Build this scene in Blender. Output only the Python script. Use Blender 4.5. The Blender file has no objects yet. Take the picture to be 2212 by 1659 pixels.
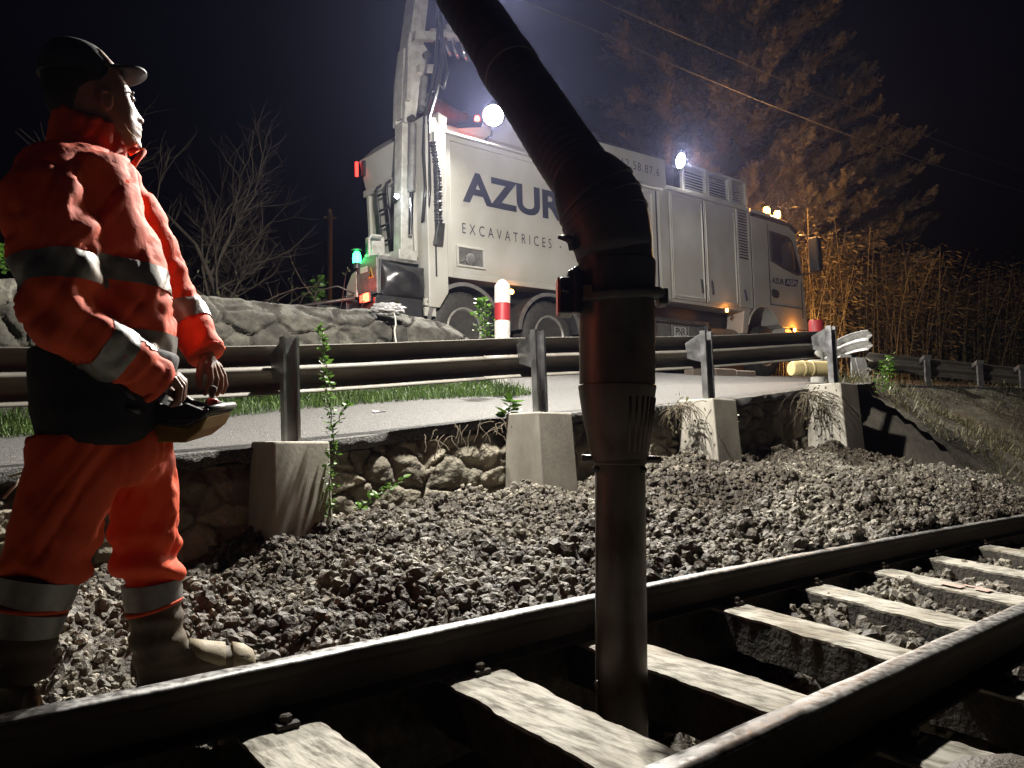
import bpy, bmesh, math, random
import numpy as np
from mathutils import Vector, Matrix, Quaternion
from mathutils.bvhtree import BVHTree

random.seed(7)
RNG = np.random.default_rng(7)
SC = bpy.context.scene
COL = SC.collection
R = math.radians

# ------------------------------------------------------------------ camera model
CAM_Z, PITCH, FPX = 0.55, R(4.6), 1659.0      # measured on the photograph (2212 px wide frame)

def ray(u, v):
    a = (u - 1106) / FPX; b = (829.5 - v) / FPX
    return Vector((a, math.cos(PITCH) - b * math.sin(PITCH), math.sin(PITCH) + b * math.cos(PITCH)))
def at(u, v, Y):
    d = ray(u, v); t = Y / d.y
    return Vector((d.x * t, Y, CAM_Z + d.z * t))
def at_plane(u, v, p0, n):
    d = ray(u, v); o = Vector((0, 0, CAM_Z)); n = Vector(n)
    return o + d * ((Vector(p0) - o).dot(n) / d.dot(n))

# track frame: s along the rails, a across (away from the camera)
TH = R(48.4)
TD = Vector((math.sin(TH), math.cos(TH), 0)); TN = Vector((-TD.y, TD.x, 0))
def trk(s, a, z=0.0): return TD * s + TN * a + Vector((0, 0, z))
def sa(x, y): return x * TD.x + y * TD.y, x * TN.x + y * TN.y
# wall frame: t along the retaining wall, w across (away from the camera)
WO = Vector((-1.4, 4.8, 0)); WE = Vector((0.8, 0.6, 0)); WN = Vector((-0.6, 0.8, 0))
def wl(t, w, z=0.0): return WO + WE * t + WN * w + Vector((0, 0, z))
def tw(x, y): return (x + 1.4) * .8 + (y - 4.8) * .6, -(x + 1.4) * .6 + (y - 4.8) * .8

# ------------------------------------------------------------------ numpy noise
def _h(ix, iy, iz, seed):
    n = (ix * 374761393 + iy * 668265263 + iz * 2147483647 + seed * 144269504) & 0xffffffff
    n = ((n ^ (n >> 13)) * 1274126177) & 0xffffffff
    n = ((n ^ (n >> 15)) * 2246822519) & 0xffffffff
    return ((n ^ (n >> 16)) & 0xffffff) / float(0xffffff)
def vnoise(p, seed=0):
    p = np.asarray(p, float); i = np.floor(p).astype(np.int64); f = p - i; f = f * f * (3 - 2 * f)
    r = 0
    for dx in (0, 1):
        for dy in (0, 1):
            for dz in (0, 1):
                w = (f[:, 0] if dx else 1 - f[:, 0]) * (f[:, 1] if dy else 1 - f[:, 1]) * (f[:, 2] if dz else 1 - f[:, 2])
                r = r + w * _h(i[:, 0] + dx, i[:, 1] + dy, i[:, 2] + dz, seed)
    return r
def fbm(p, octaves=4, seed=0, gain=.5):
    p = np.asarray(p, float); r = 0; a = 1; tot = 0
    for k in range(octaves):
        r = r + a * vnoise(p * (2.03 ** k) + 17.3 * k, seed + k); tot += a; a *= gain
    return r / tot
def sstep(x, a, b):
    t = np.clip((np.asarray(x, float) - a) / (b - a), 0, 1); return t * t * (3 - 2 * t)

# ------------------------------------------------------------------ mesh helpers
def link(o, parent=None):
    COL.objects.link(o)
    if parent is not None: o.parent = parent
    return o
def tag(o, label=None, cat=None, group=None, kind=None):
    if label: o['label'] = label
    if cat: o['category'] = cat
    if group: o['group'] = group
    if kind: o['kind'] = kind
    return o
def empty(name, loc=(0, 0, 0), mat=None):
    o = bpy.data.objects.new(name, None); o.empty_display_size = .1
    link(o)
    if mat is not None: o.matrix_world = mat
    else: o.location = loc
    return o
def mesh_np(name, V, F, mat, parent=None, smooth=False, mats=None, midx=None):
    """V (n,3) array; F list of equally long faces (array) or list of tuples"""
    me = bpy.data.meshes.new(name)
    if isinstance(F, np.ndarray):
        n, k = F.shape
        me.vertices.add(len(V)); me.vertices.foreach_set('co', np.asarray(V, np.float32).ravel())
        me.loops.add(n * k); me.loops.foreach_set('vertex_index', F.astype(np.int32).ravel())
        me.polygons.add(n); me.polygons.foreach_set('loop_start', np.arange(0, n * k, k, dtype=np.int32))
        me.polygons.foreach_set('loop_total', np.full(n, k, np.int32))
        me.update(calc_edges=True); me.validate()
    else:
        me.from_pydata([tuple(v) for v in V], [], [tuple(f) for f in F]); me.update()
    for m in (mats or [mat]):
        me.materials.append(m)
    if midx is not None: me.polygons.foreach_set('material_index', np.asarray(midx, np.int32))
    me.polygons.foreach_set('use_smooth', np.full(len(me.polygons), smooth))
    o = bpy.data.objects.new(name, me)
    return link(o, parent)

class MB:
    def __init__(s, M=None): s.v = []; s.f = []; s.M = M
    def add(s, vs, fs):
        n = len(s.v)
        s.v += [(s.M @ Vector(v)) if s.M else Vector(v) for v in vs]
        s.f += [tuple(i + n for i in f) for f in fs]
        return s
    def hexa(s, p):
        return s.add(p, [(3, 2, 1, 0), (4, 5, 6, 7), (0, 1, 5, 4), (1, 2, 6, 5), (2, 3, 7, 6), (3, 0, 4, 7)])
    def box(s, x0, x1, y0, y1, z0, z1):
        return s.hexa([(x0, y0, z0), (x1, y0, z0), (x1, y1, z0), (x0, y1, z0), (x0, y0, z1), (x1, y0, z1), (x1, y1, z1), (x0, y1, z1)])
    def prism(s, poly, y0, y1, axis='y'):
        """poly of (p,q): axis y -> (p,y,q); axis x -> (x,p,q); axis z -> (p,q,z)"""
        def P(p, q, d): return {'y': (p, d, q), 'x': (d, p, q), 'z': (p, q, d)}[axis]
        n = len(poly)
        a = sum(poly[i][0] * poly[(i + 1) % n][1] - poly[(i + 1) % n][0] * poly[i][1] for i in range(n))
        if (a > 0) == (axis != 'y'): poly = poly
        else: poly = poly[::-1]
        vs = [P(p, q, y0) for p, q in poly] + [P(p, q, y1) for p, q in poly]
        fs = [tuple(range(n - 1, -1, -1)), tuple(range(n, 2 * n))] + [(i, (i + 1) % n, n + (i + 1) % n, n + i) for i in range(n)]
        return s.add(vs, fs)
    def tube(s, pts, r, n=8, cap=True, ell=None, roll0=None):
        pts = [Vector(p) for p in pts]; m = len(pts)
        rs = list(r) if hasattr(r, '__len__') else [r] * m
        d = [(pts[min(i + 1, m - 1)] - pts[max(i - 1, 0)]).normalized() for i in range(m)]
        up = Vector(roll0) if roll0 is not None else (Vector((0, 0, 1)) if abs(d[0].z) < .9 else Vector((1, 0, 0)))
        a = (up - d[0] * up.dot(d[0])).normalized(); vs = []
        for i in range(m):
            a = (a - d[i] * a.dot(d[i])).normalized(); b = d[i].cross(a)
            ea, eb = (ell[i] if ell else (1, 1))
            for k in range(n):
                t = 2 * math.pi * k / n
                vs.append(pts[i] + a * (math.cos(t) * rs[i] * ea) + b * (math.sin(t) * rs[i] * eb))
        fs = [(i * n + k, i * n + (k + 1) % n, (i + 1) * n + (k + 1) % n, (i + 1) * n + k) for i in range(m - 1) for k in range(n)]
        if cap:
            fs += [tuple(range(n - 1, -1, -1)), tuple(range((m - 1) * n, m * n))]
        return s.add(vs, fs)
    def loft(s, rings, cap=True):
        n = len(rings[0]); vs = [p for r in rings for p in r]; m = len(rings)
        fs = [(i * n + k, i * n + (k + 1) % n, (i + 1) * n + (k + 1) % n, (i + 1) * n + k) for i in range(m - 1) for k in range(n)]
        if cap: fs += [tuple(range(n - 1, -1, -1)), tuple(range((m - 1) * n, m * n))]
        return s.add(vs, fs)
    def lathe(s, prof, n=32, c=(0, 0, 0), ax=(0, 0, 1)):
        ax = Vector(ax).normalized(); q = Vector((0, 0, 1)).rotation_difference(ax); c = Vector(c)
        rings = [[c + q @ Vector((r * math.cos(2 * math.pi * k / n), r * math.sin(2 * math.pi * k / n), z)) for k in range(n)] for r, z in prof]
        return s.loft(rings)
    def ball(s, c, r, sc=(1, 1, 1), n=12, m=8, q=None):
        c = Vector(c); rings = []
        for i in range(m + 1):
            ph = math.pi * (i / m) - math.pi / 2; ph = max(min(ph, 1.5), -1.5)
            ring = []
            for k in range(n):
                t = 2 * math.pi * k / n
                p = Vector((math.cos(ph) * math.cos(t) * sc[0], math.cos(ph) * math.sin(t) * sc[1], math.sin(ph) * sc[2])) * r
                ring.append(c + ((q @ p) if q else p))
            rings.append(ring)
        return s.loft(rings)
    def build(s, name, mat, parent=None, smooth=False, bevel=0, seg=2):
        o = mesh_np(name, s.v, s.f, mat, parent, smooth)
        if bevel:
            b = o.modifiers.new('b', 'BEVEL'); b.width = bevel; b.segments = seg; b.limit_method = 'ANGLE'; b.angle_limit = R(40)
            b.harden_normals = False
        return o
def soft(o, ang=40):
    """smooth shading with sharp edges kept"""
    me = o.data
    me.polygons.foreach_set('use_smooth', np.full(len(me.polygons), True))
    bm = bmesh.new(); bm.from_mesh(me)
    for e in bm.edges:
        if len(e.link_faces) == 2 and e.calc_face_angle(0) > R(ang): e.smooth = False
    bm.to_mesh(me); bm.free()
    return o
def copy_tree(o, parent=None):
    c = o.copy(); COL.objects.link(c)
    if parent is not None:
        c.parent = parent; c.matrix_parent_inverse = o.matrix_parent_inverse.copy()
    for ch in list(o.children): copy_tree(ch, c)
    return c
def grid_np(nu, nv):
    i = np.arange(nu * nv).reshape(nu, nv)
    return np.stack([i[:-1, :-1], i[1:, :-1], i[1:, 1:], i[:-1, 1:]], -1).reshape(-1, 4)
def baked(mb, voxel, smooth_it=6, fac=.5):
    """join overlapping closed shapes into one skin"""
    me = bpy.data.meshes.new('tmp'); me.from_pydata([tuple(v) for v in mb.v], [], mb.f); me.update()
    o = bpy.data.objects.new('tmp', me); COL.objects.link(o)
    m = o.modifiers.new('r', 'REMESH'); m.mode = 'VOXEL'; m.voxel_size = voxel; m.adaptivity = 0
    if smooth_it:
        m = o.modifiers.new('s', 'SMOOTH'); m.factor = fac; m.iterations = smooth_it
    dg = bpy.context.evaluated_depsgraph_get(); ev = o.evaluated_get(dg)
    m2 = bpy.data.meshes.new_from_object(ev)
    n = len(m2.vertices); V = np.empty(n * 3, np.float32); m2.vertices.foreach_get('co', V); V = V.reshape(-1, 3).astype(float)
    N = np.empty(n * 3, np.float32); m2.vertices.foreach_get('normal', N); N = N.reshape(-1, 3).astype(float)
    F = [tuple(p.vertices) for p in m2.polygons]
    bpy.data.objects.remove(o); bpy.data.meshes.remove(me); bpy.data.meshes.remove(m2)
    if all(len(f) == 4 for f in F): F = np.array(F)
    return V, N, F

# ------------------------------------------------------------------ materials
def nodes(name):
    m = bpy.data.materials.new(name); m.use_nodes = True
    nt = m.node_tree; b = nt.nodes['Principled BSDF']
    return m, nt, b
def N_(nt, t, **kw):
    n = nt.nodes.new('ShaderNode' + t)
    for k, v in kw.items(): setattr(n, k, v)
    return n
def rgb(c): return (c[0], c[1], c[2], 1)
def matte(name, c1, c2=None, rough=.7, metal=0, scale=8, bump=0, bscale=None, stretch=(1, 1, 1), detail=6, c3=None, spec=.5, island=0, contrast=(.35, .65), rvar=0, trans=0, coat=0, patch=None, rotz=None, attr=None):
    m, nt, b = nodes(name); L = nt.links.new
    b.inputs['Roughness'].default_value = rough; b.inputs['Metallic'].default_value = metal
    b.inputs['Specular IOR Level'].default_value = spec
    if coat: b.inputs['Coat Weight'].default_value = coat
    tc = N_(nt, 'TexCoord'); mp = N_(nt, 'Mapping'); L(tc.outputs['Object'], mp.inputs['Vector']); mp.inputs['Scale'].default_value = stretch
    if rotz is not None:
        mp.vector_type = 'TEXTURE'; mp.inputs['Rotation'].default_value = (0, 0, rotz); mp.inputs['Scale'].default_value = tuple(1 / q for q in stretch)
    nz = N_(nt, 'TexNoise'); L(mp.outputs['Vector'], nz.inputs['Vector']); nz.inputs['Scale'].default_value = scale; nz.inputs['Detail'].default_value = detail
    nz.inputs['Roughness'].default_value = .6
    cr = N_(nt, 'ValToRGB'); L(nz.outputs['Fac'], cr.inputs['Fac'])
    c2 = c2 or tuple(x * .8 for x in c1)
    cr.color_ramp.elements[0].position = contrast[0]; cr.color_ramp.elements[0].color = rgb(c2)
    cr.color_ramp.elements[1].position = contrast[1]; cr.color_ramp.elements[1].color = rgb(c1)
    if c3:
        e = cr.color_ramp.elements.new(min(.98, contrast[1] + .15)); e.color = rgb(c3)
    out = cr.outputs['Color']
    if island:
        g = N_(nt, 'NewGeometry'); mr = N_(nt, 'MapRange'); L(g.outputs['Random Per Island'], mr.inputs['Value'])
        mr.inputs['To Min'].default_value = 1 - island; mr.inputs['To Max'].default_value = 1 + island
        mx = N_(nt, 'Vector Math' if False else 'VectorMath', operation='SCALE'); L(out, mx.inputs[0]); L(mr.outputs['Result'], mx.inputs['Scale']); out = mx.outputs['Vector']
    if patch:      # broad patches of another tone (damp soil, dirt)
        pn = N_(nt, 'TexNoise'); L(tc.outputs['Object'], pn.inputs['Vector']); pn.inputs['Scale'].default_value = patch[0]; pn.inputs['Detail'].default_value = 5
        pr = N_(nt, 'ValToRGB'); L(pn.outputs['Fac'], pr.inputs['Fac']); pr.color_ramp.elements[0].position = patch[2]; pr.color_ramp.elements[0].color = rgb(patch[1]); pr.color_ramp.elements[1].position = patch[3]; pr.color_ramp.elements[1].color = (1, 1, 1, 1)
        pm = N_(nt, 'Mix'); pm.data_type = 'RGBA'; pm.blend_type = 'MULTIPLY'; pm.inputs[0].default_value = 1; L(out, pm.inputs[6]); L(pr.outputs['Color'], pm.inputs[7]); out = pm.outputs[2]
    if attr:       # tone of each single stone, stored on the mesh
        an = N_(nt, 'Attribute'); an.attribute_name = attr; am = N_(nt, 'Mix'); am.data_type = 'RGBA'; am.blend_type = 'MULTIPLY'; am.inputs[0].default_value = 1; L(out, am.inputs[6]); L(an.outputs['Color'], am.inputs[7]); out = am.outputs[2]
    L(out, b.inputs['Base Color'])
    if rvar:
        mr = N_(nt, 'MapRange'); L(nz.outputs['Fac'], mr.inputs['Value']); mr.inputs['From Min'].default_value = .3; mr.inputs['From Max'].default_value = .7
        mr.inputs['To Min'].default_value = max(.02, rough - rvar); mr.inputs['To Max'].default_value = min(1, rough + rvar); L(mr.outputs['Result'], b.inputs['Roughness'])
    if bump:
        n2 = N_(nt, 'TexNoise'); L(mp.outputs['Vector'], n2.inputs['Vector']); n2.inputs['Scale'].default_value = bscale or scale * 4; n2.inputs['Detail'].default_value = 8
        bp = N_(nt, 'Bump'); L(n2.outputs['Fac'], bp.inputs['Height']); bp.inputs['Strength'].default_value = 1; bp.inputs['Distance'].default_value = bump
        L(bp.outputs['Normal'], b.inputs['Normal'])
    if trans:
        b.inputs['Transmission Weight'].default_value = 0
        tr = N_(nt, 'BsdfTranslucent'); L(out, tr.inputs['Color']); mxs = N_(nt, 'MixShader'); mxs.inputs[0].default_value = trans
        L(b.outputs[0], mxs.inputs[1]); L(tr.outputs[0], mxs.inputs[2]); L(mxs.outputs[0], nt.nodes['Material Output'].inputs['Surface'])
    return m
def glow(name, c, st):
    m, nt, b = nodes(name)
    b.inputs['Base Color'].default_value = rgb(c); b.inputs['Emission Color'].default_value = rgb(c); b.inputs['Emission Strength'].default_value = st
    return m

WHITE = matte('white_paint', (.45, .44, .41), (.39, .38, .345), .42, scale=1.6, rvar=.12, bump=.0006, bscale=30, contrast=(.25, .6), patch=(1.7, (.88, .86, .81), .34, .62))
WHITE2 = matte('white_crane_paint', (.40, .39, .36), (.24, .23, .20), .45, scale=9, rvar=.1, contrast=(.3, .6))
SEAM = matte('dark_seam', (.03, .03, .03), rough=.8)
DARK = matte('dark_plastic', (.025, .025, .027), (.015, .015, .016), .5, scale=12, bump=.001)
DGREY = matte('dark_grey_steel', (.075, .074, .072), (.045, .043, .04), .45, metal=.3, scale=7, rvar=.15)
GREY = matte('grey_steel', (.2, .195, .185), (.12, .115, .11), .5, metal=.2, scale=9)
RUBBER = matte('black_rubber', (.028, .027, .026), (.05, .046, .04), .75, scale=14, bump=.002)
RIM = matte('rim_steel', (.42, .41, .38), (.22, .21, .19), .45, metal=.5, scale=10)
CHROME = matte('chrome_rod', (.75, .75, .75), (.6, .6, .6), .15, metal=1)
GALV = matte('galvanised_steel', (.36, .36, .36), (.22, .22, .225), .42, metal=.85, scale=9, rvar=.15, bump=.0008, bscale=60, contrast=(.3, .65))
GALVD = matte('weathered_galvanised_steel', (.17, .156, .13), (.115, .105, .088), .65, metal=.12, scale=5, stretch=(1, 1, 3), rvar=.14, bump=.0006, bscale=50)
LETTER = matte('dark_blue_lettering', (.032, .034, .055), (.028, .03, .045), .5)
BOXLET = matte('blue_logo_panel', (.03, .032, .085), rough=.5)
PALELET = matte('pale_lettering', (.55, .55, .55), rough=.5)
GLASS, _nt, _b = nodes('dark_window_glass')
_b.inputs['Base Color'].default_value = (.015, .017, .018, 1); _b.inputs['Roughness'].default_value = .06; _b.inputs['Coat Weight'].default_value = .6
# ================================================================== setting
FAR_S = [-4, -1, .4, .9, 1.3, 2.2, 3.0, 4.0, 5.5, 7.1, 10, 16, 30]
FAR_A = [1.83, 1.85, 1.867, 1.876, 1.899, 1.935, 1.955, 1.962, 1.945, 1.90, 1.78, 1.5, .9]
def far_c(s): return np.interp(s, FAR_S, FAR_A) + .031
def zn(t):
    t = np.asarray(t, float)
    return np.interp(t, [-12, -6, -1.44, 0, 2, 4, 6.1, 8, 9.5, 14, 40], [-.25, .12, .44, .56, .79, .96, 1.21, 1.36, 1.43, 1.55, 1.9])
def zt(t): return 1.64 + .0371 * (np.clip(np.asarray(t, float), -8, 30) - 3.8)
def zroad(t, w):
    w = np.asarray(w, float)
    s = np.interp(w, [0, 2.2, 3.0, 4.2, 60], [0, .3, .55, 1, 1])
    left = sstep(t, -4, 3)                        # towards the crossing the road flattens out
    return zn(t) * (1 - s * (.35 + .65 * left)) + zt(t) * s * (.35 + .65 * left)

def pile_z(x, y):
    s, a = sa(x, y); t, w = tw(x, y)
    zc = np.interp(t, [-1.0, -.55, -.25, .1, .5, 1.1, 1.75, 2.6, 3.2, 4.0, 4.5, 5.1, 5.5, 6.0, 6.6, 7.2, 8.0], [-.18, -.15, .0, .05, .08, .13, .18, .25, .34, .39, .33, .46, .46, .41, .28, .06, -.03])
    aw = a - w / .996                               # where the wall stands on this line (nearly parallel)
    q = np.clip((a - 1.95) / np.maximum(aw - 2.25, .3), 0, 1.05)
    z0 = -.11 + .05 * sstep(t, -1.2, 1.0) + .03 * sstep(s, 3, 6)
    prof = np.clip(q, 0, 1) ** .85
    prof = prof + .16 * np.sin(np.clip(q, 0, 1) * math.pi)
    lump = fbm(np.stack([x * 2.1, y * 2.1, x * 0], -1), 4, 5) - .5
    z = z0 + (zc - z0) * prof + lump * .30 * np.clip(q * 3, 0, 1) * sstep(zc, -.05, .15)
    # steep left end of the heap, with a low tongue running along the rail
    end = sstep(t + .50 * (1 - q) + .35 * lump, -.72, -.22)
    low = -.165 + .15 * np.exp(-((a - 2.95) / .25) ** 2) * sstep(s, -.3, .7) * (1 - .5 * sstep(s, 1.2, 2)) + .05 * lump
    z = low + (z - low) * end
    for (x0, y0, x1, y1, r_, zf) in ((-1.10, 2.26, -.74, 2.36, .15, -.185), (-1.36, 2.0, -1.12, 1.86, .15, -.165)):
        f = np.clip(((x - x0) * (x1 - x0) + (y - y0) * (y1 - y0)) / ((x1 - x0) ** 2 + (y1 - y0) ** 2), 0, 1)
        d = np.hypot(x - x0 - f * (x1 - x0), y - y0 - f * (y1 - y0))
        k = 1 - sstep(d, r_ * .6, r_ * 1.5); z = np.where(z > zf, z + (zf - z) * k, z)
    return z
def bed_z(x, y):
    s, a = sa(x, y)
    inside = sstep(a, .80, .90) * (1 - sstep(a, 1.80, 1.95))
    pit = -.20 - .10 * fbm(np.stack([x * 2, y * 2, x * 0], -1), 3, 11)
    dig = np.interp(s, [-1, .6, 1.1, 2.0, 2.5, 3.0, 3.4, 5], [.22, .34, .38, .38, .22, .16, .02, -.01])
    dig = dig * (1 - .55 * sstep(s, 2.2, 2.8) * (1 - sstep(a, 1.1, 1.5)))
    zin = pit - dig + .06 * (1 - sstep(np.abs(a - .95), 0, .25)) * sstep(s, 2.3, 3)
    zout_near = -.36 + .1 * fbm(np.stack([x * 2, y * 2, x * 0 + 3], -1), 3, 12)
    zfar = pile_z(x, y)
    k = sstep(a, 1.35, 1.4)
    zz = np.where(a < .86, zout_near + (zin - zout_near) * sstep(a, .78, .88), np.where(a < 1.9, zin, zfar))
    c = far_c(s); mid = sstep(a, c - .01, c + .035)
    return np.where((a > 1.7) & (a < 2.2), np.minimum(zin, -.2) * (1 - mid) + np.minimum(zfar, -.03) * mid, zz)
def wbound(t):
    return np.interp(t, [6.9, 9.26, 11.04, 15.4, 30, 60], [0, 1.0, 1.9, .3, -4.6, -12])
def bank_z(x, y):
    """slope between road edge and track, right of the last block"""
    s, a = sa(x, y); t, w = tw(x, y)
    d1 = np.maximum(a - 2.35, 0); d2 = np.maximum(wbound(t) - w, 0)
    q = d1 / (d1 + d2 + 1e-6)
    top = zroad(t, np.maximum(wbound(t), 0)) - .03
    n = fbm(np.stack([x * 1.3, y * 1.3, x * 0], -1), 4, 21) - .5
    return -.04 + (top + .04) * (q ** 1.1) + n * .5 * q * (1 - q) * 2 + .05 * n
def ground_z(x, y):
    s, a = sa(x, y); t, w = tw(x, y)
    below = np.where(a < 1.9, -.55, -.4)
    rgt = sstep(t + .3 * np.minimum(w, 0), 6.4, 7.0)
    z_strip = below * (1 - rgt) + (bank_z(x, y) - .05) * rgt * np.where(a > 2.2, 1, 0) + np.where(a > 2.2, 0, below * rgt)
    top = zroad(t, w) - .06
    terr = 1.45
    wf = sstep(w, 2.97, 3.07) * (1 - sstep(t, 3.0, 3.5)) * sstep(t, -60, -40)
    top = top * (1 - wf) + (terr + .02 * np.clip(w, 0, 40)) * wf
    far = np.clip((w - 14) / 40, 0, 3); top = top + far * 1.2
    return np.where(w < np.where(t > 6.9, wbound(t) + .1, 0.22), z_strip, top)

GROUND = matte('bare_earth', (.085, .075, .06), (.05, .043, .034), .95, scale=3, bump=.02, bscale=14)
ASPHALT = matte('worn_asphalt', (.095, .092, .086), (.038, .036, .034), .75, scale=60, bump=.02, bscale=95, contrast=(.42, .56), c3=(.21, .205, .195), rvar=.1)
ts = np.concatenate([[-300, -120, -60, -30, -18], np.arange(-12, 16.1, .4), [20, 26, 34, 45, 60, 100, 300]])
ws = np.concatenate([[-300, -100, -40, -18, -10], np.arange(-7, -.5, .4), [-.3, -.02, .20, .24, .7, 1.2, 1.7, 2.2, 2.6, 2.98, 3.06], np.arange(3.2, 8, .5), [10, 13, 18, 26, 40, 70, 150, 400]])
T, W = np.meshgrid(ts, ws, indexing='ij')
X = -1.4 + .8 * T - .6 * W; Y = 4.8 + .6 * T + .8 * W
Z = ground_z(X.ravel(), Y.ravel())
tag(mesh_np('ground', np.stack([X.ravel(), Y.ravel(), Z], -1), grid_np(len(ts), len(ws)), GROUND, smooth=True), kind='structure')

# road: asphalt sheet with a crumbling edge above the retaining wall
ts = np.concatenate([np.arange(-14, -2, .5), np.arange(-2, 8, .05), np.arange(8, 40, .8)])
T0 = ts
edge = .06 * (fbm(np.stack([T0 * 3, T0 * 0, T0 * 0], -1), 5, 3) - .5) * 2
edge = np.where((T0 > .55) & (T0 < 1.75), edge + .12 * sstep(T0, .55, .9), edge)
wr = np.concatenate([[0, 0.001, .03, .08, .15], np.arange(.3, 5, .25), np.arange(5, 13, 1.)])
V = []
for j, w_ in enumerate(wr):
    Wj = -.02 + edge * (1 - sstep(w_, 0, 1.0)) + w_ + wbound(T0)
    z = zroad(T0, np.maximum(Wj, 0))
    if j == 0: z = z - .11 + .05 * fbm(np.stack([T0 * 9, T0 * 0, T0 * 0], -1), 3, 9); Wj = Wj + .03
    elif j < 4: z = z - .012 * (1 - sstep(w_, 0, .12)) * fbm(np.stack([T0 * 12, T0 * 0, T0 * 0 + j], -1), 3, 8)
    z = z + .02 * (fbm(np.stack([T0 * 1.2, Wj * 1.2, Wj * 0], -1), 3, 31) - .5) * (w_ > .1)
    V.append(np.stack([-1.4 + .8 * T0 - .6 * Wj, 4.8 + .6 * T0 + .8 * Wj, z], -1))
V = np.stack(V, 1).reshape(-1, 3)
tag(mesh_np('road', V, grid_np(len(ts), len(wr)), ASPHALT, smooth=True), kind='structure')

# ------------------------------------------------------------------ stone walls (displaced stone pattern)
def cells(P, S, k=2):
    """distance to the nearest and second nearest seed, and the nearest's index"""
    d = np.empty((len(P), 3))
    out1 = np.full(len(P), 9.); out2 = np.full(len(P), 9.); idx = np.zeros(len(P), int)
    for c in range(0, len(P), 4000):
        D = np.sqrt(((P[c:c + 4000, None, :] - S[None]) ** 2).sum(-1))
        o = np.argpartition(D, 2, axis=1)[:, :2]; dd = np.take_along_axis(D, o, 1)
        sw = dd[:, 0] > dd[:, 1]
        i1 = np.where(sw, o[:, 1], o[:, 0])
        out1[c:c + 4000] = dd.min(1); out2[c:c + 4000] = dd.max(1); idx[c:c + 4000] = i1
    return out1, out2, idx
def stone_relief(P2, size, seed, depth, gap=.09, squash=1.35):
    rng = np.random.default_rng(seed)
    Q = P2 * np.array([1, squash]) / size
    wob = np.stack([fbm(np.column_stack([Q * 1.1, Q[:, :1] * 0]), 3, seed), fbm(np.column_stack([Q * 1.1, Q[:, :1] * 0 + 7]), 3, seed + 5)], -1) - .5
    Q = Q + wob * .42
    lo = Q.min(0) - 1; hi = Q.max(0) + 1
    n = int((hi - lo).prod() * .95)
    S = rng.uniform(lo, hi, (n, 2))
    # jittered rows keep courses readable
    S[:, 1] = np.round(S[:, 1]) + rng.normal(0, .10, n)
    f1, f2, ix = cells(Q, S)
    e = np.clip((f2 - f1) / (gap * 2), 0, 1) ** .7
    jit = rng.uniform(-.5, .5, n)[ix]
    tilt = rng.normal(0, .35, (n, 2))[ix]
    face = jit * .5 + ((Q - S[ix]) * tilt).sum(1) * .6
    fine = fbm(np.column_stack([P2 * 9, P2[:, :1] * 0]), 5, seed + 9, .62) - .5; rough = np.abs(fbm(np.column_stack([P2 * 20, P2[:, :1] * 0 + 3]), 3, seed + 11) - .5)
    return depth * (e * (1 + .55 * face) + .75 * fine - .7 * rough - .4), (.62 + .75 * rng.random(n)[ix])
LIME = matte('limestone', (.30, .275, .22), (.15, .135, .105), .9, scale=5, bump=.02, bscale=30, contrast=(.3, .68), c3=(.42, .39, .32), attr='stone_tone')
LICHEN = matte('lichened_stone', (.08, .076, .064), (.03, .028, .024), .95, scale=7, bump=.014, bscale=24, contrast=(.36, .62), c3=(.125, .118, .10), attr='stone_tone')

def wall_strip(t0, t1, nt_, z0f, z1f, w0, size, seed, depth, nz, mat, name, thick, lean=0, w0f=None):
    tv = np.linspace(t0, t1, nt_)
    zz = np.linspace(0, 1, nz)
    Tg, Zg = np.meshgrid(tv, zz, indexing='ij'); t = Tg.ravel(); k = Zg.ravel()
    zb = z0f(t); zt_ = z1f(t)
    z = zb + (zt_ - zb) * k
    rel, e = stone_relief(np.stack([t, z], -1), size, seed, depth)
    ww = (w0f(t) if w0f is not None else w0) - rel + lean * (z - zb)
    roundtop = sstep(k, .86, 1.0) * thick * .25
    ww = ww + roundtop
    A = np.stack([-1.4 + .8 * t - .6 * ww, 4.8 + .6 * t + .8 * ww, z], -1)
    # top and back
    nb = 8; top = A.reshape(nt_, nz, 3)[:, -1]; rings = [A.reshape(nt_, nz, 3)]
    ex = []
    for q in range(1, nb + 1):
        f = q / nb
        bump_ = (fbm(np.stack([tv * 5, tv * 0 + f * 4, tv * 0], -1), 4, seed + 2) - .5)
        dw = thick * f
        p = top + np.outer(np.full(nt_, dw), np.array([-.6, .8, 0])) + np.outer(bump_ * .08 + .03 * math.sin(f * math.pi), np.array([0, 0, 1]))
        ex.append(p[:, None])
    back = ex[-1].copy(); back[:, :, 2] = z0f(tv)[:, None] - .2
    G = np.concatenate(rings + ex + [back], 1)
    o = mesh_np(name, G.reshape(-1, 3), grid_np(nt_, G.shape[1]), mat, smooth=True)
    tone = np.ones((nt_, G.shape[1])); tone[:, :nz] = e.reshape(nt_, nz); tone[:, nz:] = e.reshape(nt_, nz)[:, -1:]
    ca = o.data.color_attributes.new('stone_tone', 'FLOAT_COLOR', 'POINT'); c4 = np.ones((tone.size, 4), np.float32); c4[:, :3] = tone.reshape(-1, 1) * np.array([1, .985, .95]); ca.data.foreach_set('color', c4.ravel())
    return o

rw = wall_strip(-9, 6.75, 900, lambda t: np.full_like(t, -.42), lambda t: zn(t) - .10, 0.04, .215, 41, .07, 70, LIME, 'retaining_wall', .3, lean=.03)
tag(rw, 'rough stone retaining wall under the road edge behind the rubble heap', 'retaining wall')

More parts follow.
